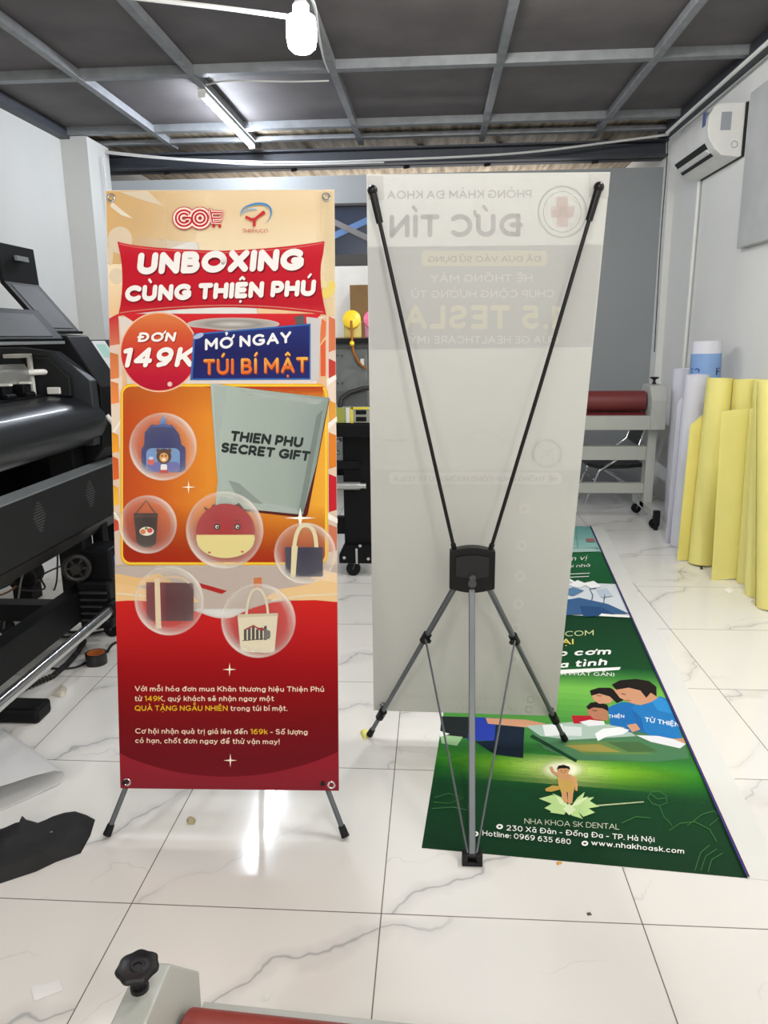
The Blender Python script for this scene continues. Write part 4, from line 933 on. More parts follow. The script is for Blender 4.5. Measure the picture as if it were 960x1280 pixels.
G.poly(cr((575, 560), (600, 556), (612, 572), (590, 580)), skin); G.poly(cr((488, 584), (510, 570), (556, 566), (582, 574), (564, 586), (520, 592), (496, 604)), (232, 234, 234)); G.poly(cr((446, 552), (474, 546), (512, 550), (516, 560), (470, 564)), (226, 228, 228))
G.poly(cr((600, 588), (660, 590), (700, 598), (736, 612), (720, 624), (640, 606)), (226, 228, 230)); G.poly(cr((700, 598), (730, 596), (736, 612)), skin)
G.text('TỪ THIỆN', cr((624, 551))[0], cr((719, 566))[0], 5.6, (236, 242, 248), .02); G.text('THIỆN', cr((524, 541))[0], cr((568, 541))[0], 4.2, (226, 236, 246), .02)
# headline of the near poster
gold = (226, 206, 110); wht = (244, 246, 240)
G.text('SK.COM', (684, 797), (742, 794.5), 6.5, (206, 216, 160), .004); G.text('TẠI', (690, 806), (717, 806), 7, gold, .02)
G.text('hộp cơm', (668, 822), (763, 818.5), 8.5, wht, .03, .25); G.text('nghĩa tình', (652, 838.5), (758, 832), 8.5, wht, .03, .25)
G.poly([(640, 843), (700, 838), (776, 834.5), (774, 838), (760, 839), (700, 843), (650, 847)], wht); G.text('(CHUYẾN XE MƯA PHÁT GẦN)', (620, 843.5), (768, 846), 4.6, wht, .006)
# standing child on a lotus
cs = (214, 160, 112)
for p in (((335, 762), (372, 752), (404, 770), (380, 780)), ((350, 788), (380, 770), (412, 776), (376, 800)), ((365, 800), (398, 776), (420, 778), (404, 806)), ((500, 784), (462, 762), (430, 772), (452, 792)), ((488, 800), (452, 778), (424, 780), (456, 812)), ((455, 818), (430, 780), (410, 782), (424, 808)), ((372, 748), (400, 760), (412, 776), (390, 774)), ((460, 744), (440, 760), (428, 776), (452, 770)), ((486, 758), (452, 762), (428, 776), (466, 776))):
    G.poly(cr(*p), (190, 222, 150)); 
for p in (((380, 752), (402, 768), (416, 786), (392, 776)), ((470, 756), (440, 766), (420, 786), (446, 778)), ((400, 790), (418, 776), (436, 792), (418, 808))): G.poly(cr(*p), (222, 240, 190))
G.poly(cr((396, 740), (410, 738), (414, 772), (404, 774), (398, 760)), cs); G.poly(cr((414, 738), (430, 736), (426, 776), (414, 776)), cs)
G.poly(cr((386, 704), (398, 694), (420, 696), (440, 708), (434, 724), (430, 744), (396, 746), (388, 724)), (208, 170, 92)); G.poly(cr((352, 736), (372, 726), (390, 728), (392, 738), (368, 744), (354, 742)), (196, 160, 80))
G.poly(cr((382, 698), (370, 690), (364, 676), (371, 674), (378, 688), (398, 694), (420, 696), (436, 706), (441, 724), (440, 742), (434, 740), (432, 722), (424, 712), (400, 712)), cs)
G.ell(*cr((402, 685))[0], 7.2, 6.2, cs); G.poly(cr((384, 682), (388, 673), (402, 670), (418, 675), (421, 684), (412, 680), (396, 680)), hair); G.ell(*cr((396, 687))[0], .8, .6, (40, 24, 18)); G.ell(*cr((407, 687))[0], .8, .6, (40, 24, 18)); G.line(cr((398, 692), (406, 692)), .6, (150, 70, 60))
G.poly(cr((490, 780), (620, 770), (622, 773), (492, 784)), (206, 220, 170), .7)
# line-drawn lotus leaves
lg = (70, 130, 70)
for c_ in (((632, 760), (640, 745), (662, 742), (684, 756), (684, 774), (664, 782), (644, 776), (632, 760)), ((664, 782), (676, 812), (690, 826), (698, 836)), ((640, 750), (660, 764), (682, 760)), ((740, 836), (780, 806), (812, 796), (830, 812), (800, 836)), ((690, 850), (720, 830), (760, 826), (800, 846), (820, 880)),
           ((50, 760), (90, 748), (130, 762), (90, 776), (48, 772)), ((44, 790), (100, 786), (140, 794)), ((760, 960), (776, 910), (800, 890)), ((776, 960), (790, 920), (820, 900)), ((796, 964), (806, 930), (836, 912)), ((560, 830), (600, 812), (640, 816))):
    G.line(cr(*c_), .9, lg, .8)
# address lines
G.text('NHA KHOA SK DENTAL', (655.5, 1031), (774, 1038.5), 6.8, (214, 220, 196), -.004)
G.text('230 Xã Đàn - Đống Đa - TP. Hà Nội', (633, 1039.5), (818, 1054.5), 6.8, wht, .012)
G.text('Hotline: 0969 635 680', (603, 1046), (713.5, 1057.2), 6.8, wht, .012)
G.text('www.nhakhoask.com', (739, 1058), (855, 1069), 6.8, wht, .012)
for x, y in ((624.5, 1035), (594, 1044), (731, 1056)):
    G.ell(x, y, 4.2, 3.2, wht); G.ell(x, y, 1.8, 1.3, dkg)
# second poster behind: painted lotus, script lines, harbour strip
for c_, col in ((((700, 740), (716, 735), (730, 739), (716, 746)), (90, 130, 166)), (((700, 752), (724, 748), (760, 756), (786, 768), (740, 768), (700, 770)), (58, 96, 140)), (((724, 758), (752, 760), (770, 770), (730, 772)), (40, 76, 122)), (((710, 732), (722, 726), (734, 731), (724, 736)), (244, 246, 248)), (((728, 730), (742, 727), (752, 734), (740, 737)), (244, 246, 248)), (((746, 738), (758, 736), (766, 746), (752, 748)), (186, 198, 214)), (((702, 728), (712, 724), (720, 729)), (250, 250, 250))):
    G.poly(list(c_), col)
G.line([(738, 758), (741, 745), (737, 737), (745, 736)], 1.2, (60, 90, 130)); G.line([(754, 758), (756, 744)], 1.0, (60, 90, 130)); G.poly([(752, 768), (787, 771), (786, 773), (748, 771)], wht)
G.text('Âm vị', (700, 703), (733, 700.5), 6, wht, .0, .3); G.text('mái nhà', (700, 711), (737, 709.5), 4, wht, .0, .3); G.line([(704, 719), (737, 717.5)], .8, wht); G.line([(704, 723), (736, 721.5)], .8, wht)
G.poly([(700, 682), (742, 686), (752, 690), (700, 692)], (176, 208, 200)); G.line([(720, 662), (722, 686)], 1, (110, 160, 156)); G.line([(700, 686), (748, 686)], .8, (90, 150, 146)); G.poly([(732, 674), (742, 674), (744, 678), (733, 678)], (170, 110, 110))
# colour bar along the right edge
e_ = .007
for k, c in enumerate(((30, 34, 30), (40, 60, 150), (90, 40, 40))):
    G.poly([pl(1 - e_ + k * .004, 0), pl(1 - e_ + (k + 1) * .004, 0), pl(1 - e_ + (k + 1) * .004, 1), pl(1 - e_ + k * .004, 1)], c)
gp = printed_sheet('printed_poster', [pFL, pFR + mg, pBR + mg, pBL], G, M('poster_vinyl', (228, 228, 224), 0.3, var=0.01), .0009, (0, 0, 1))
tag(gp, 'long green printed poster strip with white margin lying flat on the tiled floor', 'poster')

# ================================================================== LARGE PRINTER AT THE LEFT (runs along the left wall, front towards +X)
pk = M('printer_black', (9, 10, 13), 0.5, spec=0.22); pg = M('printer_graphite', (36, 40, 44), 0.45); pgl = M('printer_gloss_cover', (20, 23, 27), 0.36, coat=0.15)
pbr = M('panel_graphite', (22, 24, 24), 0.5, spec=0.3); plight = M('panel_lip', (112, 116, 118), 0.4); silver = M('silver_rail', (190, 190, 186), 0.28, 0.7, var=.04)
smoke = M('smoked_window', (66, 67, 68), 0.5, spec=0.2, var=0.2, vscale=3); wpl = M('white_bracket', (216, 214, 206), 0.4)
Y0, Y1 = 1.75, 3.12            # body between the end housings (near end outside the picture)
def xz(poly, y0, y1): return MB().prism([(x, y0, z) for x, z in poly], (0, y1 - y0, 0))
T = thing('large_format_printer', 'large black printer with raised lids standing along the left wall', 'printer', (-1.8, 2.6, 0))
# bed and back of the body
obj('rear_body', xz([(-2.3, .80), (-1.74, .80), (-1.74, 1.02), (-1.86, 1.05), (-1.92, 1.30), (-2.3, 1.30)], Y0, 3.08), pk, T, bevel=.004)
cov = [(-1.66, 1.085), (-1.58, 1.092), (-1.50, 1.082), (-1.44, 1.055), (-1.405, 1.01), (-1.40, .965), (-1.425, .92), (-1.47, .885), (-1.70, .86), (-1.70, 1.06)]
obj('front_cover', xz(cov, Y0, 3.12), pgl, T, True, bevel=.004)
obj('rail_beam', xz([(-1.72, 1.165), (-1.66, 1.165), (-1.645, 1.15), (-1.645, 1.20), (-1.66, 1.225), (-1.72, 1.225)], Y0, 2.98), silver, T)
obj('bed', xz([(-1.76, 1.03), (-1.60, 1.085), (-1.60, 1.10), (-1.76, 1.10)], Y0, 3.05), pk, T)
for y in (2.62, 2.76, 2.90):
    r_ = obj('pinch_roller', MB().box(-1.66, -1.615, y - .03, y + .03, 1.105, 1.15).cyl((-1.61, y - .03, 1.108), (-1.61, y + .03, 1.108), .012, 12), pk, T, bevel=.003)
    obj('lever', MB().box(-1.64, -1.60, y - .012, y + .012, 1.15, 1.158), wpl, r_)
br = MB().box(-1.66, -1.645, 3.0, 3.02, 1.10, 1.26); br.box(-1.70, -1.645, 2.90, 3.02, 1.25, 1.265); br.cyl((-1.66, 2.98, 1.19), (-1.60, 3.04, 1.19), .012, 12)
obj('rail_bracket', br, wpl, T, bevel=.002)
obj('tensioner', MB().box(-1.60, -1.545, 3.02, 3.045, 1.10, 1.128), wpl, T, bevel=.003)
# end plate and control housing
obj('end_plate', xz([(-2.3, .88), (-1.44, .88), (-1.425, 1.0), (-1.43, 1.15), (-1.50, 1.215), (-1.57, 1.27), (-1.72, 1.29), (-2.3, 1.29)], 3.06, 3.12), pg, T, bevel=.004)
obj('inner_plate', xz([(-1.70, 1.09), (-1.505, 1.09), (-1.505, 1.165), (-1.585, 1.245), (-1.70, 1.25)], 3.03, 3.058), pbr, T, bevel=.003)
hs = obj('control_housing', xz([(-2.3, .80), (-1.48, .80), (-1.43, .86), (-1.415, 1.12), (-1.545, 1.335), (-1.66, 1.345), (-2.3, 1.345)], 3.13, 3.33), pk, T, bevel=.006)
obj('panel_block', xz([(-2.3, .80), (-1.48, .80), (-1.43, .86), (-1.422, 1.10), (-1.555, 1.318), (-2.3, 1.318)], 3.331, 3.62), pk, T, bevel=.004)
sl = Vector((-.13, 0, .215)).normalized(); no = Vector((.215, 0, .13)).normalized(); ctr = Vector((-1.487, 3.39, 1.208)) + no * .004
def pan(u0, u1, v0, v1, d0, d1):   # along Y, up the slope, out
    P = []
    for d in (d0, d1):
        for u, v in ((u0, v0), (u1, v0), (u1, v1), (u0, v1)): P.append(ctr + Vector((0, u, 0)) + sl * v + no * d)
    return MB().hexa(P)
cp = obj('control_panel', pan(-.05, .09, -.10, .115, 0, .008), M('panel_white', (206, 210, 212), 0.35), hs, bevel=.003)
obj('display', pan(-.03, .06, .03, .095, .008, .010), M('lcd', (150, 186, 176), 0.3, emit=(150, 220, 206), strength=.08, var=0), hs)
for a in range(3):
    for b in range(2):
        c0 = ctr + Vector((0, -.015 + b * .05, 0)) + sl * (-.01 - a * .028)
        obj('key', MB().cyl(c0 + no * .008, c0 + no * .013, .009, 10), M('dark_key', (52, 56, 62), 0.4), hs)
obj('release_lever', MB().tube([(-1.41, 3.14, 1.0), (-1.385, 3.15, .96), (-1.375, 3.17, .915), (-1.36, 3.22, .91)], .011, 10).cyl((-1.36, 3.19, .912), (-1.36, 3.25, .912), .019, 14), wpl, T, True)
# raised front lid with a smoked pane
def lid(name, prof, y0, y1, frame, panes, th=.012):
    """prof: (x,z) from hinge to edge; slabs y0..y1"""
    o = None
    f = MB()
    for (a, b) in zip(prof, prof[1:]):
        d = Vector((b[0] - a[0], 0, b[1] - a[1])).normalized(); nn = Vector((d.z, 0, -d.x)) * th
        f.hexa([Vector((a[0], y0, a[1])), Vector((a[0], y1, a[1])), Vector((a[0], y1, a[1])) + nn, Vector((a[0], y0, a[1])) + nn,
                Vector((b[0], y0, b[1])), Vector((b[0], y1, b[1])), Vector((b[0], y1, b[1])) + nn, Vector((b[0], y0, b[1])) + nn])
    o = obj(name, f, frame, T, bevel=.002)
    for seg, m0, m1, ya, yb in panes:
        a, b = Vector((prof[seg][0], 0, prof[seg][1])), Vector((prof[seg + 1][0], 0, prof[seg + 1][1])); d = (b - a); nn = Vector((d.normalized().z, 0, -d.normalized().x))
        p, q = a + d * m0 + nn * (th + .0005), a + d * m1 + nn * (th + .0005); e = nn * .002
        P = []
        for off in (Vector((0, 0, 0)), e):
            P += [p + Vector((0, ya, 0)) + off, p + Vector((0, yb, 0)) + off, q + Vector((0, yb, 0)) + off, q + Vector((0, ya, 0)) + off]
        obj('window', MB().hexa(P), smoke, o)
    return o
lid('front_lid', [(-1.53, 1.315), (-1.625, 1.43)], Y0, 3.05, pk, [(0, .08, .82, Y0 + .05, 2.98)])
obj('lid_lip', MB().box(-1.55, -1.52, Y0, 3.06, 1.302, 1.314), plight, T, bevel=.002)
l2 = lid('carriage_lid', [(-1.725, 1.345), (-1.905, 1.565), (-1.915, 1.735)], 3.30, 3.60, pk, [(0, .06, .92, 3.335, 3.555)], .02)
obj('handle_recess', MB().hexa([(-1.872, 3.40, 1.69), (-1.872, 3.50, 1.69), (-1.868, 3.50, 1.668), (-1.868, 3.40, 1.668), (-1.884, 3.40, 1.69), (-1.884, 3.50, 1.69), (-1.88, 3.50, 1.668), (-1.88, 3.40, 1.668)]), plight, l2)
obj('hinge_bar', MB().box(-1.74, -1.67, 3.24, 3.55, 1.346, 1.358), pk, T, bevel=.002)
# stand: catch tray with vented panel, legs, long beam
XP = -1.46
obj('tray_panel', xz([(XP, .545), (XP, .775), (XP - .028, .783), (XP - .03, .545)], Y0, 3.36), pbr, T, bevel=.003)
obj('tray_skirt', xz([(XP, .542), (XP - .05, .475), (XP - .062, .48), (XP - .03, .545)], Y0, 3.36), M('skirt_graphite', (34, 33, 31), 0.45), T)
obj('tray_lip', xz([(XP + .002, .776), (XP - .045, .790), (XP - .045, .784), (XP + .002, .770)], Y0, 3.36), plight, T)
obj('tray_end', MB().box(-2.1, XP - .03, 3.33, 3.36, .545, .80), pk, T)
obj('tray_back', MB().box(-1.98, -1.95, 2.75, 3.36, .52, .86), pk, T)
for yc in (2.60, 3.02):
    v = MB()
    for k in range(11):
        hw = .045 * (1 - abs(k - 5) / 7)
        v.box(XP - .001, XP + .0015, yc - hw, yc + hw, .625 + k * .0105, .629 + k * .0105)
    obj('vent_slots', v, M('vent_dark', (66, 68, 68), 0.4), T)
leg = obj('leg', MB().box(-1.635, -1.525, 3.03, 3.13, .10, .90).box(-1.53, -1.48, 3.14, 3.2, .30, .60), pk, T, bevel=.004)
obj('foot', MB().box(-2.02, -1.42, 3.04, 3.13, .085, .165), pk, T, bevel=.006)
def caster(parent, x, y, zt, r=.036, dirn=(1, 0, 0), mat=None):
    a = MB().cyl((x, y, r), (x + dirn[1] * .012, y + dirn[0] * .012, r), r, 18).cyl((x, y, r), (x - dirn[1] * .012, y - dirn[0] * .012, r), r, 18)
    c_ = obj('caster', a, rubber, parent, True)
    f = MB().box(x - .018, x + .018, y - .018, y + .018, zt - .012, zt); f.bar((x, y + .017, r), (x + .01, y + .017, zt - .01), .02, .004); f.bar((x, y - .017, r), (x + .01, y - .017, zt - .01), .02, .004)
    obj('caster_fork', f, M('fork_metal', (120, 120, 122), 0.3, 0.6), c_)
    return c_
caster(T, -1.96, 3.10, .088); caster(T, -1.46, 3.10, .088)
obj('long_beam', MB().box(-1.535, -1.47, Y0, 3.04, .17, .30), pk, T, bevel=.004)
obj('near_foot', MB().box(-2.0, -1.385, 2.30, 2.40, .0, .055), pk, T, bevel=.012)
obj('near_leg', MB().box(-2.0, -1.88, 2.30, 2.40, .05, .85), pk, T, bevel=.004)
# take-up bar and its motor
obj('take_up_bar', MB().cyl((-1.325, Y0, .235), (-1.325, 2.84, .235), .021, 24), chrome, T, True)
DX, DY = -.055, -.18
def mbx(x0, x1, y0, y1, z0, z1): return MB().box(x0 + DX, x1 + DX, y0 + DY, y1 + DY, z0, z1)
mt_ = obj('take_up_motor', mbx(-1.43, -1.29, 3.04, 3.20, .13, .34).box(-1.41 + DX, -1.285 + DX, 3.07 + DY, 3.22 + DY, .33, .47), pk, T, bevel=.012)
obj('motor_label', mbx(-1.287, -1.2834, 3.10, 3.16, .385, .435), M('blue_label', (70, 86, 150), 0.4), mt_)
for k in range(5):
    obj('cooling_fin', mbx(-1.425, -1.30, 3.028, 3.04, .17 + .03 * k, .177 + .03 * k), M('fin_grey', (70, 70, 72), 0.3, .4), mt_)
gc = Vector((-1.445 + DX * .3, 3.02 + DY, .405)); gw = MB().torus(gc, (.3, -1, .1), .048, .011, 24); gw.cyl(gc + Vector((0, .01, 0)), gc + Vector((.003, -.02, 0)), .022, 18)
for k in range(6):
    a = PI * k / 3; gw.bar(gc, gc + Vector((.048 * math.cos(a), .014 * math.cos(a), .048 * math.sin(a))), .012, .008)
obj('gear_wheel', gw, M('gear_dark', (34, 33, 30), 0.4, .2), mt_, True)
obj('bar_chuck', MB().cyl((-1.325, 2.80, .235), (-1.325, 2.87, .235), .033, 18), pk, mt_, True)

# ---- loose things and cables around the printer
blk = M('black_cable'); gry = M('grey_cable', (120, 120, 118), 0.5)
def fcable(name, label, px, r, mat, z=None, group=None):
    return cable(name, label, [fl(x, y, r if z is None else z) for x, y in px], r, mat, 'cable', 8, group)
# corrugated hose
pts = [fl(x, y, .014) for x, y in ((-20, 884), (12, 868), (40, 856), (66, 845), (84, 830), (97, 815), (106, 800))]
P = []
for k in range(len(pts) - 1):
    for q in range(36):
        P.append(lerp(pts[k], pts[k + 1], q / 36))
tag(obj('corrugated_hose', MB().tube(P, .012, 10, True, lambda k: .0125 if k % 6 < 3 else .0085), blk, smooth=False), 'black corrugated cable hose curving over the floor under the silver bar', 'hose')
fcable('floor_cable', 'black cable running from the tape ring towards the printer foot', [(56, 834), (75, 836), (95, 834), (108, 828)], .005, blk)
fcable('floor_cable', 'black cable looping behind the motor towards the red banner', [(64, 793), (80, 796), (105, 794), (130, 789), (150, 787)], .006, blk)
fcable('floor_cable', 'black cable curling out from behind the red banner near the tape ring', [(134, 815), (140, 806), (150, 802), (160, 806)], .006, blk)
fcable('floor_cable', 'thick black cable lying behind the take-up motor', [(78, 785), (90, 790), (118, 786), (150, 778)], .006, blk)
fcable('floor_cable', 'black cable on the floor under the front beam at far left', [(-10, 832), (10, 829), (32, 830)], .005, blk)
for lb, px in (('black cable hanging in a long loop behind the printer leg', [(75, 708), (52, 720), (56, 735), (40, 738), (24, 737)]), ('black cable dropping beside the printer leg', [(72, 690), (71, 725), (66, 742)]), ('grey cable dropping behind the printer tray', [(40, 700), (28, 720), (23, 748)]),
               ('black cable curving at far left behind the tray', [(18, 712), (15, 728), (-5, 738)]), ('second black cable curving at far left behind the tray', [(12, 708), (8, 722), (-6, 730)])):
    cable('hanging_cable', lb, [onX(x, y, -2.05) for x, y in px], .005, gry if 'grey' in lb else blk)
cable('hanging_cable', 'orange cable lying low behind the tray at far left', [onX(x, y, -2.1) for x, y in [(-6, 746), (10, 740), (20, 733)]], .005, M('orange_cable', (150, 96, 50), 0.5))
mc = onX(32, 718, -2.12)
mo = MB().cyl((mc.x, mc.y - .06, mc.z), (mc.x, mc.y + .06, mc.z), .07, 16).box(mc.x - .05, mc.x + .05, mc.y - .05, mc.y + .05, mc.z - .14, mc.z)
mo.torus((mc.x + .03, mc.y - .065, mc.z), (0, 1, 0), .05, .012)
obj('feed_motor', mo, pk, T, True)
# roll of tape
tc = fl(121, 829); t = thing('tape_roll', 'black tape roll with orange core standing on the floor by the printer', 'tape roll', (tc.x, tc.y, 0))
def ring(c, R, r, h0, h1): return MB().lathe((c.x, c.y, h0), (0, 0, 1), [(r, 0), (R, 0), (R, h1 - h0), (r, h1 - h0), (r, 0)], 32)
obj('tape', ring(tc, .043, .036, 0, .048), M('black_tape', (22, 22, 23), 0.35), t, True); obj('core', ring(tc, .036, .033, 0, .0485), M('orange_core', (206, 120, 66), 0.5), t, True)
# brown board behind the printer
bb = onX(20, 372, -2.75)
tag(obj('brown_board', MB().box(-2.78, -2.74, 2.2, 4.02, 1.35, 1.63), M('brown_wood', (150, 92, 52), 0.55, var=.15)), 'brown wooden board standing behind the raised lids of the large printer', 'board')

# ================================================================== SECOND PRINTER, ALONG THE BACK (front towards the camera)
T = thing('large_format_printer', 'second black and grey printer standing behind between the two banners', 'printer', (-1.1, 4.3, 0))
QY = 4.0
def bx(name, mat, *a, p=None, bev=.003):
    return obj(name, MB().box(*a), mat, T if p is None else p, bevel=bev)
hg = M('housing_grey', (112, 116, 114), 0.45)
bd = bx('body', hg, -1.95, -.36, QY + .05, QY + .62, .95, 1.262)
for x, z in ((-.52, 1.222), (-.495, 1.222), (-.52, 1.075), (-.495, 1.075)):
    obj('screw', MB().cyl((x, QY + .051, z), (x, QY + .044, z), .005, 10), M('fin_grey'), bd, True)
bx('top_cover', M('cover_grey', (92, 96, 100), 0.4), -1.97, -.34, QY + .03, QY + .5, 1.262, 1.29)
bx('ink_shelf', pk, -1.0, -.34, QY - .02, QY + .10, 1.285, 1.31)
bx('lower_body', pk, -1.95, -.36, QY + .03, QY + .60, .80, .95)
bx('front_plate', M('plate_grey', (86, 89, 90), .45), -.90, -.365, QY + .012, QY + .03, .79, 1.04)
bx('tray', pk, -1.9, -.40, QY - .02, QY + .03, .62, .66)
lg_ = MB().box(-.50, -.34, QY + .02, QY + .16, .14, .80)
lgo = obj('leg', lg_, pk, T, bevel=.004)
lfo = bx('leg', pk, -1.90, -1.78, QY + .02, QY + .16, .14, .80)
bx('cross_beam', pk, -1.86, -.40, QY + .05, QY + .11, .235, .33)
bx('cross_beam', pk, -1.86, -.40, QY + .16, QY + .20, .55, .60)
obj('roller_bar', MB().cyl((-1.85, QY - .0, .522), (-.405, QY - .0, .522), .022, 18).cyl((-.405, QY, .522), (-.372, QY, .522), .016, 14), silver, T, True)
obj('bracket', MB().prism([(-.50, QY - .01, .185), (-.335, QY - .01, .185), (-.335, QY - .01, .08), (-.53, QY - .01, .08), (-.53, QY - .01, .13)], (0, .20, 0)), pk, T, bevel=.003)
for x, z in ((-.50, .115), (-.365, .11), (-.41, .185)):
    obj('bolt', MB().cyl((x, QY - .01, z), (x, QY - .018, z), .009, 10), chrome, T, True)
obj('latch', MB().bar((-.43, QY - .016, .17), (-.43, QY - .016, .08), .012, .006), chrome, T, True)
caster(T, -.455, QY + .03, .085, .040); caster(T, -1.84, QY + .02, .14, .045)
# supply unit on its own little shelf
ps = bx('supply_unit', M('supply_grey', (150, 152, 140), .45), -.53, -.33, QY - .05, QY + .02, .872, .955)
bx('shelf', pk, -.535, -.33, QY - .07, QY + .02, .80, .868)
bx('green_block', M('green_block', (150, 156, 66), .5), -.532, -.475, QY - .053, QY - .045, .874, .953, p=ps, bev=0)
bx('yellow_frame', M('yellow_paint', (224, 204, 60), .45), -.44, -.335, QY - .053, QY - .047, .945, .956, p=ps, bev=0); bx('yellow_frame', M('yellow_paint'), -.445, -.43, QY - .053, QY - .047, .872, .956, p=ps, bev=0)
bx('white_block', wpl, -.468, -.448, QY - .054, QY - .045, .874, .953, p=ps, bev=0)
bx('socket', pk, -.415, -.36, QY - .054, QY - .047, .918, .94, p=ps, bev=0); bx('socket', pk, -.415, -.36, QY - .054, QY - .047, .882, .905, p=ps, bev=0)
obj('cable_bundle', MB().tube([(-.50, QY - .04, .955), (-.495, QY - .03, 1.0), (-.45, QY - .01, 1.03), (-.38, QY, 1.05), (-.3, QY + .02, 1.055)], .012, 10), blk, T, True)
obj('nozzle', MB().cyl((-.585, QY - .01, .962), (-.52, QY - .03, .955), .012, 12).box(-.56, -.53, QY - .04, QY - .01, .945, .968), wpl, T, bevel=.002)
k_ = MB().cyl((-.56, QY - .02, .76), (-.50, QY - .06, .785), .012, 12).cyl((-.55, QY - .02, .73), (-.51, QY - .06, .71), .012, 12)
obj('hose_fitting', k_, chrome, T, True)
# circuit shelf on the beam, seen past the first printer
obj('circuit_board', MB().box(-1.80, -1.55, QY - .12, QY - .02, .405, .412), M('board_green', (40, 110, 60), .5), T)
# ink bottles on the shelf
def ink_bottle(x, label, body, cap, pour):
    t = thing('ink_bottle', label, 'ink bottle', (x, QY + .03, 1.311), 'ink bottles on the second printer')
    bdy = MB().box(x - .052, x + .042, QY + .0, QY + .075, 1.311, 1.40).box(x - .04, x + .03, QY + .01, QY + .065, 1.40, 1.43)
    obj('bottle', bdy, body, t, bevel=.008)
    obj('cap', MB().lathe((x - .008, QY + .0, 1.405), (0, -1, .35), [(.01, -.02), (.045, -.015), (.048, .01), (.03, .02), (.012, .022)], 20), cap, t, True)
    obj('tube', MB().tube([(x - .008, QY - .025, 1.40), (x - .006, QY - .03, 1.35), (x - .006, QY - .03, 1.30), (x, QY - .028, 1.24), (x + .02, QY + .02, 1.19), (x + .06, QY + .03, 1.15)], .007, 8), pour, t, True)
    obj('tube_fitting', MB().sphere((x - .006, QY - .03, 1.285), .014, 12), cap, t, True)
    return t
ink_bottle(-.425, 'yellow ink bottle with round yellow cap on the printer behind the banners', M('bottle_yellow', (226, 206, 120), .35, trans=.2), M('cap_yellow', (232, 200, 40), .35), M('tube_amber', (160, 96, 30), .3))
ink_bottle(-.315, 'pink ink bottle half hidden by the white banner, beside the yellow one', M('bottle_pink', (222, 150, 176), .35, trans=.2), M('cap_pink', (226, 110, 150), .35), M('tube_magenta', (190, 60, 130), .3))
tag(obj('cable_clip', MB().box(-.395, -.375, QY + .02, QY + .045, 1.17, 1.205), wpl, bevel=.003), 'small white clip on the ink tube hanging down the second printer', 'clip')
# white board and carton behind it
tag(obj('foam_board', MB().box(-1.55, -.1, 6.40, 6.43, .6, 1.885), M('white_board', (236, 235, 228), .6)), 'large white board leaning under the window behind the second printer', 'board')
tag(obj('carton', MB().box(-.66, -.3, 6.0, 6.36, 1.2, 1.71).box(-.665, -.295, 6.1, 6.25, 1.705, 1.713), M('carton_brown', (136, 104, 62), .7, var=.1)), 'brown cardboard carton stacked behind the yellow ink bottle', 'box')
tag(obj('carton', MB().box(-1.05, -.67, 6.0, 6.36, 1.2, 1.315), M('carton_brown')), 'flat brown carton behind the grey printer top, left of the ink bottles', 'box')
rk = MB().box(-1.2, -.2, 5.95, 6.38, 1.17, 1.198)
for x in (-1.17, -.23):
    for y in (5.98, 6.35): rk.box(x - .02, x + .02, y - .02, y + .02, 0, 1.17)
tag(obj('storage_table', rk, pbr), 'plain dark table carrying the brown cartons by the back wall', 'table')
# spiral cable between the two printers
cable('floor_cable', 'black cable lying on the floor between the two printers beside the red banner', [fl(108, 681, .009), fl(128, 689, .009), fl(156, 703, .009)], .008, blk)

# ================================================================== COLD LAMINATORS
lam = M('laminator_grey', (178, 180, 173), 0.42, var=.03); roll_red = M('red_rubber', (134, 50, 42), 0.40, var=.10, vscale=18); roll_dk = M('red_rubber_far', (112, 44, 44), 0.45, var=.06)
def hand_knob(parent, p, ax, s):
    """fluted hand wheel on a threaded stem"""
    p, ax = Vector(p), Vector(ax).normalized()
    u = Vector((0, 1, 0)).cross(ax).normalized(); v = ax.cross(u)
    rings = [(.35, 0), (.45, .12), (.80, .30), (1.0, .42), (1.02, .55), (.92, .66), (.62, .62), (.40, .55), (.34, .57), (.30, .62), (.22, .62), (.20, .56), (.02, .56)]
    bm = MB(); R = []
    for r, h in rings:
        ring_ = []
        for k in range(40):
            a = 2 * PI * k / 40; q = r * s * (1 + (.05 * math.cos(7 * a) if r > .7 else 0))
            ring_.append(bm.bm.verts.new(p + ax * h * s + (u * math.cos(a) + v * math.sin(a)) * q))
        R.append(ring_)
    for a, b in zip(R, R[1:]):
        for k in range(40): bm.bm.faces.new((a[k], a[(k + 1) % 40], b[(k + 1) % 40], b[k]))
    bm.bm.faces.new(R[0][::-1]); bm.bm.faces.new(R[-1])
    o = obj('hand_knob', bm, black_pl, parent, True)
    st = MB().cyl(p - ax * s * .75, p + ax * s * .1, s * .30, 16); st.cyl(p - ax * s * .95, p - ax * s * .55, s * .45, 16)
    obj('knob_stem', st, M('black_plastic_matt'), o, True)
    return o
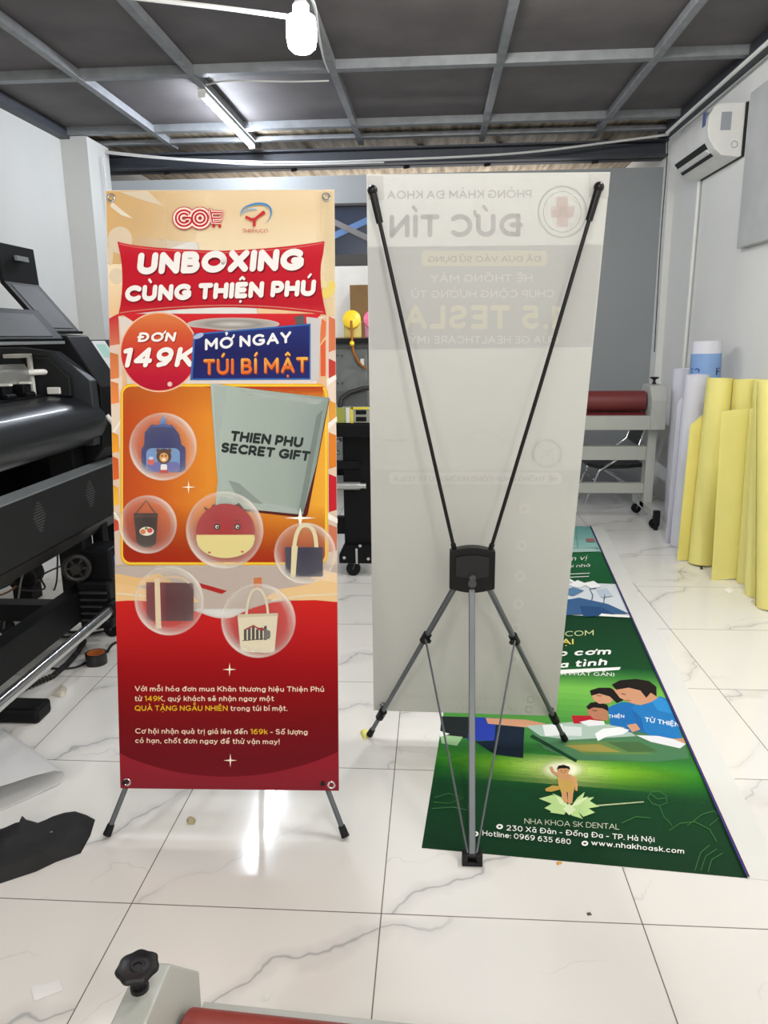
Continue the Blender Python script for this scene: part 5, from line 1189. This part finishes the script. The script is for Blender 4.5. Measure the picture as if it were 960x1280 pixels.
def laminator(label, x0, x1, yf, yb, zt, s=1.0, roller=roll_red, legs=True, knob=.028):
    """end plates at x0 and x1 (outer faces), front yf, back yb, plate top zt"""
    yc = (yf + yb) / 2
    t = thing('cold_laminator', label, 'laminator', ((x0 + x1) / 2, yc, 0))
    H = .30 * s; W = .10 * s
    for sgn, x in ((1, x0), (-1, x1)):
        pf = [(yc - .16 * s, zt - H), (yc - .16 * s, zt - .10 * s), (yc - .09 * s, zt - .005 * s), (yc + .09 * s, zt), (yc + .16 * s, zt - .10 * s), (yc + .16 * s, zt - H)]
        pl_ = obj('end_plate', MB().prism([(x, y, z) for y, z in pf], (sgn * W, 0, 0)), lam, t, bevel=.004 * s)
        hand_knob(pl_, (x + sgn * W / 2, yc, zt + .03 * s), (0, 0, 1), knob)
        if legs:
            obj('leg', MB().box(x + sgn * .02, x + sgn * .08, yc - .05, yc + .05, .10, zt - H + .01).box(x + sgn * .02, x + sgn * .08, yc - .26, yc + .26, .09, .14), lam, t, bevel=.003)
            for y in (yc - .24, yc + .24): caster(t, x + sgn * .05, y, .09, .035)
            obj('adjusting_foot', MB().box(x + sgn * .03, x + sgn * .07, yc - .30, yc - .265, .05, .135).cyl((x + sgn * .05, yc - .283, .0), (x + sgn * .05, yc - .283, .05), .016, 12), rubber, t)
    a, b = x0 + W, x1 - W
    obj('upper_roller', MB().cyl((a + .01, yc, zt - .115 * s), (b - .01, yc, zt - .115 * s), .072 * s, 36), roller, t, True, bevel=.004)
    obj('roller_shaft', MB().cyl((a - .004, yc, zt - .115 * s), (a + .012, yc, zt - .115 * s), .02 * s, 16).cyl((b - .012, yc, zt - .115 * s), (b + .004, yc, zt - .115 * s), .02 * s, 16), rubber, t, True)
    obj('lower_roller', MB().cyl((a, yc, zt - .25 * s), (b, yc, zt - .25 * s), .058 * s, 28), roller, t, True)
    obj('front_beam', MB().box(a, b, yc - .155 * s, yc - .10 * s, zt - .30 * s, zt - .205 * s), lam, t, bevel=.003)
    obj('back_beam', MB().box(a, b, yc + .10 * s, yc + .15 * s, zt - .24 * s, zt - .135 * s), lam, t, bevel=.003)
    if legs:
        obj('cross_rail', MB().box(a - .02, b + .02, yc - .03, yc + .03, .445, .545), lam, t, bevel=.003)
        obj('cross_rail', MB().box(a - .02, b + .02, yc - .03, yc + .03, .205, .275), lam, t, bevel=.003)
    return t
laminator('grey laminator with dark red roller on wheeled stand beside the white rolls', -.05, 1.575, 5.2, 5.56, .975, 1.0, roll_dk, True, .03)

# the one close to the camera, only its left end in the picture
px0, px1, yk, zk = -.407, .85, .801, .471
T = thing('cold_laminator', 'grey laminator with red roller and black knob at the bottom edge, nearest the camera', 'laminator', (px0, yk, 0))
for sgn, x in ((1, px0), (-1, px1)):
    pf = [(yk - .15, .18), (yk - .15, .35), (yk - .06, zk), (yk + .043, zk + .001), (yk + .148, .355), (yk + .142, .18)]
    e_ = obj('end_plate', MB().prism([(x, y, z) for y, z in pf], (sgn * .045, 0, 0)), lam, T, bevel=.003)
    hand_knob(e_, (x + sgn * .018, yk, zk + .022), (0, 0, 1), .027)
    obj('leg', MB().box(x + sgn * .003, x + sgn * .04, yk - .12, yk + .10, .0, .19), lam, T, bevel=.003)
ra, rb_ = px0 + .052, px1 - .052
def low(a): return -.06 * (a - px0)
obj('upper_roller', MB().cyl((ra, .842, .322), (rb_, .842 + low(rb_), .322), .055, 40), roll_red, T, True, bevel=.004)
obj('roller_shaft', MB().cyl((ra - .012, .842, .322), (ra + .01, .842, .322), .016, 16), rubber, T, True)
obj('shaft_collar', MB().cyl((ra - .011, .80, .33), (ra - .011 + .01, .80, .33), .014, 16), rubber, T, True)
obj('lower_roller', MB().cyl((ra, .842, .218), (rb_, .842 + low(rb_), .218), .045, 28), roll_red, T, True)
obj('back_beam', MB().hexa([(ra - .01, .935, .20), (rb_ + .01, .935 + low(rb_), .20), (rb_ + .01, .965 + low(rb_), .20), (ra - .01, .965, .20), (ra - .01, .935, .282), (rb_ + .01, .935 + low(rb_), .282), (rb_ + .01, .965 + low(rb_), .282), (ra - .01, .965, .282)]), lam, T, bevel=.003)
obj('front_beam', MB().box(ra - .01, rb_ + .01, .69, .72, .20, .30), lam, T, bevel=.003)

# ================================================================== FOLDING CHAIR BEHIND THE FAR LAMINATOR
chr_b = M('chair_black', (34, 33, 32), 0.5)
T = thing('folding_chair', 'low folding chair with black seat and chrome legs behind the far laminator', 'chair', (1.45, 6.1, 0))
sy, sz = 6.12, .285
seat = [(1.22, sy - .16, sz + .01), (1.30, sy - .20, sz - .005), (1.52, sy - .20, sz), (1.66, sy - .13, sz), (1.66, sy + .13, sz), (1.52, sy + .20, sz), (1.30, sy + .20, sz - .005), (1.22, sy + .16, sz + .01)]
obj('seat', MB().prism(seat, (0, 0, .03)), chr_b, T, bevel=.008)
obj('backrest', MB().hexa([(1.58, sy - .20, .47), (1.60, sy + .2, .47), (1.62, sy + .2, .47), (1.60, sy - .20, .47), (1.66, sy - .19, .72), (1.68, sy + .19, .72), (1.70, sy + .19, .72), (1.68, sy - .19, .72)]), chr_b, T, bevel=.006)
for y in (sy - .2, sy + .2):
    obj('front_leg', MB().tube([(1.20, y, .0), (1.30, y, sz - .02), (1.36, y, sz + .02), (1.60, y, .47), (1.68, y, .74)], .010, 10), chrome, T, True)
    obj('rear_leg', MB().tube([(1.66, y * 1 + .0, .0), (1.50, y, .18), (1.34, y, sz - .01)], .009, 10), chrome, T, True)
obj('cross_bar', MB().cyl((1.26, sy - .2, .20), (1.26, sy + .2, .20), .007, 8), chrome, T, True)
obj('cross_bar', MB().cyl((1.60, sy - .2, .08), (1.60, sy + .2, .08), .007, 8), chrome, T, True)

# ================================================================== PAPER AND FILM ROLLS LEANING ON THE RIGHT WALL
yel1 = M('yellow_release_paper', (244, 234, 142), 0.42, var=.03, trans=.12); yel2 = M('yellow_release_paper_pale', (246, 238, 152), 0.42, var=.03, trans=.12)
lav = M('lavender_film', (228, 228, 238), 0.35, var=.02, trans=.1); blue_l = M('blue_label_band', (132, 166, 214), 0.4); core_b = M('card_core', (150, 118, 84), 0.7)
def roll(label, base, top, r, mat, group, flap=None, core=True, tail_bottom=None, slant=.10):
    """roll of sheet from base to top; flap = (start angle, length, curl) of the loose outer edge, seen from above"""
    base, top = Vector(base), Vector(top); d = (top - base); L = d.length; d.normalize()
    base = base + Vector((0, 0, r * math.sqrt(max(0, 1 - d.z * d.z)) + .001))
    u = Vector((1, 0, 0)); u = (u - d * u.dot(d)).normalized(); v = d.cross(u)
    t = thing('paper_roll', label, 'roll', base, group)
    n = 40; bm = MB()
    outer = [base + (u * math.cos(2 * PI * k / n) + v * math.sin(2 * PI * k / n)) * r for k in range(n)]
    ri = r * .55
    bm.lathe(base, d, [(ri, 0), (r * .985, 0), (r * .985, L), (r * .80, L), (r * .80, L - .004), (ri, L - .004), (ri, 0)], n)
    o = obj('roll', bm, mat, t, True)
    # outer wrap with a loose edge
    a0, fl_len, curl = flap if flap else (1.0, .01, 0)
    line = []
    for k in range(n + 1):
        a = a0 - 2 * PI * (1 - k / n); line.append((u * math.cos(a) + v * math.sin(a)) * (r + .0012 + .0008 * k / n))
    p = line[-1].copy(); h = a0 + PI / 2; st = 10
    for k in range(st):
        h += curl / st; p = p + (u * math.cos(h) + v * math.sin(h)) * fl_len / st; line.append(p.copy())
    w_ = MB(); e = d * L
    # the loose part may start below the top: two strips
    w_.sheet([base + q for q in line[:n + 1]], e, .0008)
    if fl_len > .02:
        e2 = d * (L * (tail_bottom[1] if tail_bottom else 1)); b2 = base + d * L * (tail_bottom[0] if tail_bottom else 0)
        lo = [b2 + q for q in line[n:]]; lo[0] = lo[0]
        hi = [q + e2 for q in lo]
        # slanted top of the loose edge
        for k in range(len(hi)): hi[k] = hi[k] - d * (slant * k / st)
        bmv = w_.bm; A_ = [bmv.verts.new(q) for q in lo]; B_ = [bmv.verts.new(q) for q in hi]
        A2 = [bmv.verts.new(q + Vector((0, 0, 0)) + u * .0008) for q in lo]; B2 = [bmv.verts.new(q + u * .0008) for q in hi]
        for k in range(len(lo) - 1):
            bmv.faces.new((A_[k], A_[k + 1], B_[k + 1], B_[k])); bmv.faces.new((A2[k + 1], A2[k], B2[k], B2[k + 1]))
            bmv.faces.new((B_[k], B_[k + 1], B2[k + 1], B2[k])); bmv.faces.new((A_[k + 1], A_[k], A2[k], A2[k + 1]))
        bmv.faces.new((A_[-1], A2[-1], B2[-1], B_[-1]))
    obj('outer_sheet', w_, mat, t, True)
    if core:
        obj('core', MB().lathe(base, d, [(ri * .8, .001), (ri * .99, .001), (ri * .99, L + .004), (ri * .8, L + .004), (ri * .8, .001)], 24), core_b, t, True)
    return t
gy, gw_ = 'yellow paper rolls on the right wall', 'white film rolls on the right wall'
def R_(label, base, top_px, Xt, r, mat, g, **k):
    b = Vector(base) if len(base) == 3 else fl(*base); a = onX(top_px[0], top_px[1], Xt)
    return b, a, roll(label, b, a, r, mat, g, **k)
R_('tall lavender white film roll standing farthest back by the laminator', (842, 652), (854, 461), 1.70, .066, lav, gw_, core=False, flap=(PI * .65, .02, 0))
R_('white film roll in front with a loose hanging edge, left of the yellow rolls', (852, 682), (872, 469), 1.58, .068, lav, gw_, core=False, flap=(PI * .6, .08, .3), tail_bottom=(0, .93))
DA, DB, dl = R_('roll with a blue lettered label band rising behind the white and yellow rolls', (1.70, 4.84, 0), (884, 427), 1.68, .086, lav, gw_, core=False, flap=(-PI * .36, .085, 1.2))
dd = (DB - DA).normalized(); LL = (DB - DA).length; q0 = DA + Vector((0, 0, .086 * math.sqrt(max(0, 1 - dd.z ** 2)) + .001))
obj('label_band', MB().lathe(q0 + dd * (LL - .225), dd, [(.0885, 0), (.0897, 0), (.0897, .15), (.0885, .15), (.0885, 0)], 40), blue_l, dl, True)
uu = Vector((1, 0, 0)); uu = (uu - dd * uu.dot(dd)).normalized(); vv = dd.cross(uu)
def wrap_text(s, ang0, size, zoff, mat, parent, name):
    V, Fc = text_geo(s, .03); bm = bmesh.new(); vs = []
    for x, y, _l in V:
        a = ang0 + x * size * .72 / .09; vs.append(bm.verts.new(q0 + dd * (LL - .225 + zoff + y * size * .72) + (uu * math.cos(a) + vv * math.sin(a)) * (.0900 + _l * 3e-5)))
    for f in Fc:
        try: bm.faces.new([vs[k] for k in f])
        except ValueError: pass
    return obj(name, bm, mat, parent)
wrap_text('T2', -PI / 2 - 1.55, .062, .02, M('label_ink', (50, 92, 168), .5), dl, 'label_lettering')
wrap_text('F', -PI / 2 + .42, .062, .02, M('label_ink_dark', (30, 36, 70), .5), dl, 'label_lettering')
R_('yellow paper roll nearest the white ones with its corner folded over', (876, 705), (900, 474), 1.60, .068, yel1, gy, core=False, flap=(PI * .56, .12, .2), tail_bottom=(0, .84))
R_('yellow paper roll standing back against the wall with an open curled sheet', (1.745, 4.28, 0), (936, 475), 1.73, .075, yel1, gy, core=False, flap=(PI * .95, .12, .3), tail_bottom=(0, .9))
R_('yellow paper roll in front with a wide sheet hanging free on its left side', (930, 728), (947, 514), 1.60, .036, yel2, gy, core=True, flap=(PI * .50, .165, .15), slant=0.0)
R_('slim yellow paper roll beside the wide hanging sheet', (941, 744), (953, 506), 1.58, .038, yel2, gy, core=True, flap=(PI, .02, 0))
R_('yellow paper roll cut by the right edge of the photo', (962, 760), (964, 478), 1.57, .058, yel1, gy, core=False, flap=(PI * .7, .03, 0))
R_('yellow paper roll against the wall behind the one at the edge', (1.77, 4.05, 0), (960, 476), 1.76, .068, yel1, gy, core=False, flap=(PI, .02, 0))

# ================================================================== THINGS LYING ON THE FLOOR
def lump(name, px, h, mat, seed, org=None, rings=7):
    P = [fl(x, y, 0) for x, y in px]
    # resample the outline
    out = []
    for a, b in zip(P, P[1:] + P[:1]):
        k = max(1, int((b - a).length / .025))
        out += [a * (1 - q / k) + b * (q / k) for q in range(k)]
    cx = sum((p for p in out), Vector()) / len(out); bm = bmesh.new(); prev = None
    for i in range(rings):
        s = 1 - i / (rings - 1) * .97; zz = h * math.sqrt(max(0, 1 - s ** 3))
        ring_ = []
        for p in out:
            q = cx + (p - cx) * s
            nz = noise.noise(Vector((q.x * 9 + seed, q.y * 9, 1.7))) * .45 + noise.noise(Vector((q.x * 24, q.y * 24 + seed, .3))) * .18
            ring_.append(bm.verts.new((q.x, q.y, .001 + max(.0, zz * (1 + nz)))))
        if prev:
            n = len(out)
            for k in range(n): bm.faces.new((prev[k], prev[(k + 1) % n], ring_[(k + 1) % n], ring_[k]))
        else: base = ring_
        prev = ring_
    bm.faces.new(prev); bm.faces.new(base[::-1])
    return obj(name, bm, mat, smooth=True)
bag = lump('carrying_bag', [(-70, 1122), (-70, 1085), (-30, 1060), (0, 1048), (20, 1036), (29, 1033), (30, 1024), (36, 1030), (62, 1036), (74, 1023), (92, 1018), (108, 1019), (119, 1025), (113, 1045), (101, 1067), (70, 1078), (45, 1090), (0, 1105), (-40, 1118)], .045, M('black_nylon', (14, 14, 17), .7, var=.15, vscale=30), 3.0)
tag(bag, 'crumpled black fabric carrying bag lying flat on the floor at left', 'bag')
bz = fl(64, 1040, .045)
obj('snap_button', MB().sphere(bz, .004, 10, .5), chrome, bag, True)
# curled white film
f0 = fl(83, 978); ex = (fl(0, 917) - f0); ex.z = 0; ex = ex.normalized(); e = Vector((-.62, -.78, 0)).normalized()
prof = [(.62, .002), (.4, .002), (.2, .002), (.08, .003), (.03, .006), (.008, .016), (.0, .028), (.006, .042), (.03, .056), (.09, .068), (.2, .080), (.4, .085), (.62, .07)]
film = MB().sheet([f0 + e * s_ + Vector((0, 0, z)) for s_, z in prof], ex * .46, .0012)
tag(obj('film_sheet', film, M('white_film', (242, 242, 242), .35, var=.02, trans=.3), smooth=True), 'large white film sheet curled over on the floor at the left edge', 'sheet')
# scraps
def scrap(name, label, px, col, h=.004, cat='scrap', seed=0):
    return tag(lump(name, px, h, M(name + str(col[0]) + str(col[2]), col, .6, var=.05), seed, rings=4), label, cat)
scrap('paper_scrap', 'small white paper rectangle lying on the floor at bottom left', [(38, 1233), (75, 1225), (79, 1238), (43, 1252)], (236, 236, 234), .0012)
scrap('tape_scrap', 'crumpled clear tape scrap on the floor under the silver bar', [(64, 870), (72, 866), (78, 858), (84, 862), (82, 870), (76, 872)], (196, 190, 176), .016, seed=2)
scrap('paper_scrap', 'tan pebble-like scrap on the floor between the feet of the red banner stand', [(233, 1026), (238, 1023), (245, 1026), (243, 1031), (235, 1031)], (176, 164, 130), .012, seed=4)
scrap('paper_scrap', 'pale yellow scrap beside the left foot of the open stand', [(450, 916), (458, 913), (463, 919), (455, 926)], (236, 230, 130), .012, seed=5)
scrap('paper_scrap', 'white paper crumb on the floor in front of the yellow rolls', [(904, 737), (912, 734), (921, 738), (912, 742)], (244, 242, 234), .006, seed=6)
scrap('paper_scrap', 'tiny white crumb at the foot of the slim yellow roll', [(934, 748), (942, 747), (946, 751), (936, 752)], (230, 226, 212), .006, seed=7)
scrap('paper_scrap', 'tiny dark crumb under the folded yellow roll', [(875, 709), (878, 708), (879, 712), (875, 712)], (70, 60, 54), .006, seed=8)
scrap('paper_scrap', 'tiny dark crumb alone on the pale floor right of the poster', [(733, 1142), (738, 1141), (740, 1144), (735, 1145)], (80, 78, 76), .004, seed=9)
scrap('paper_scrap', 'tiny orange crumb at the front edge of the green poster', [(695, 1079), (701, 1077), (703, 1080), (697, 1082)], (226, 170, 90), .004, seed=10)
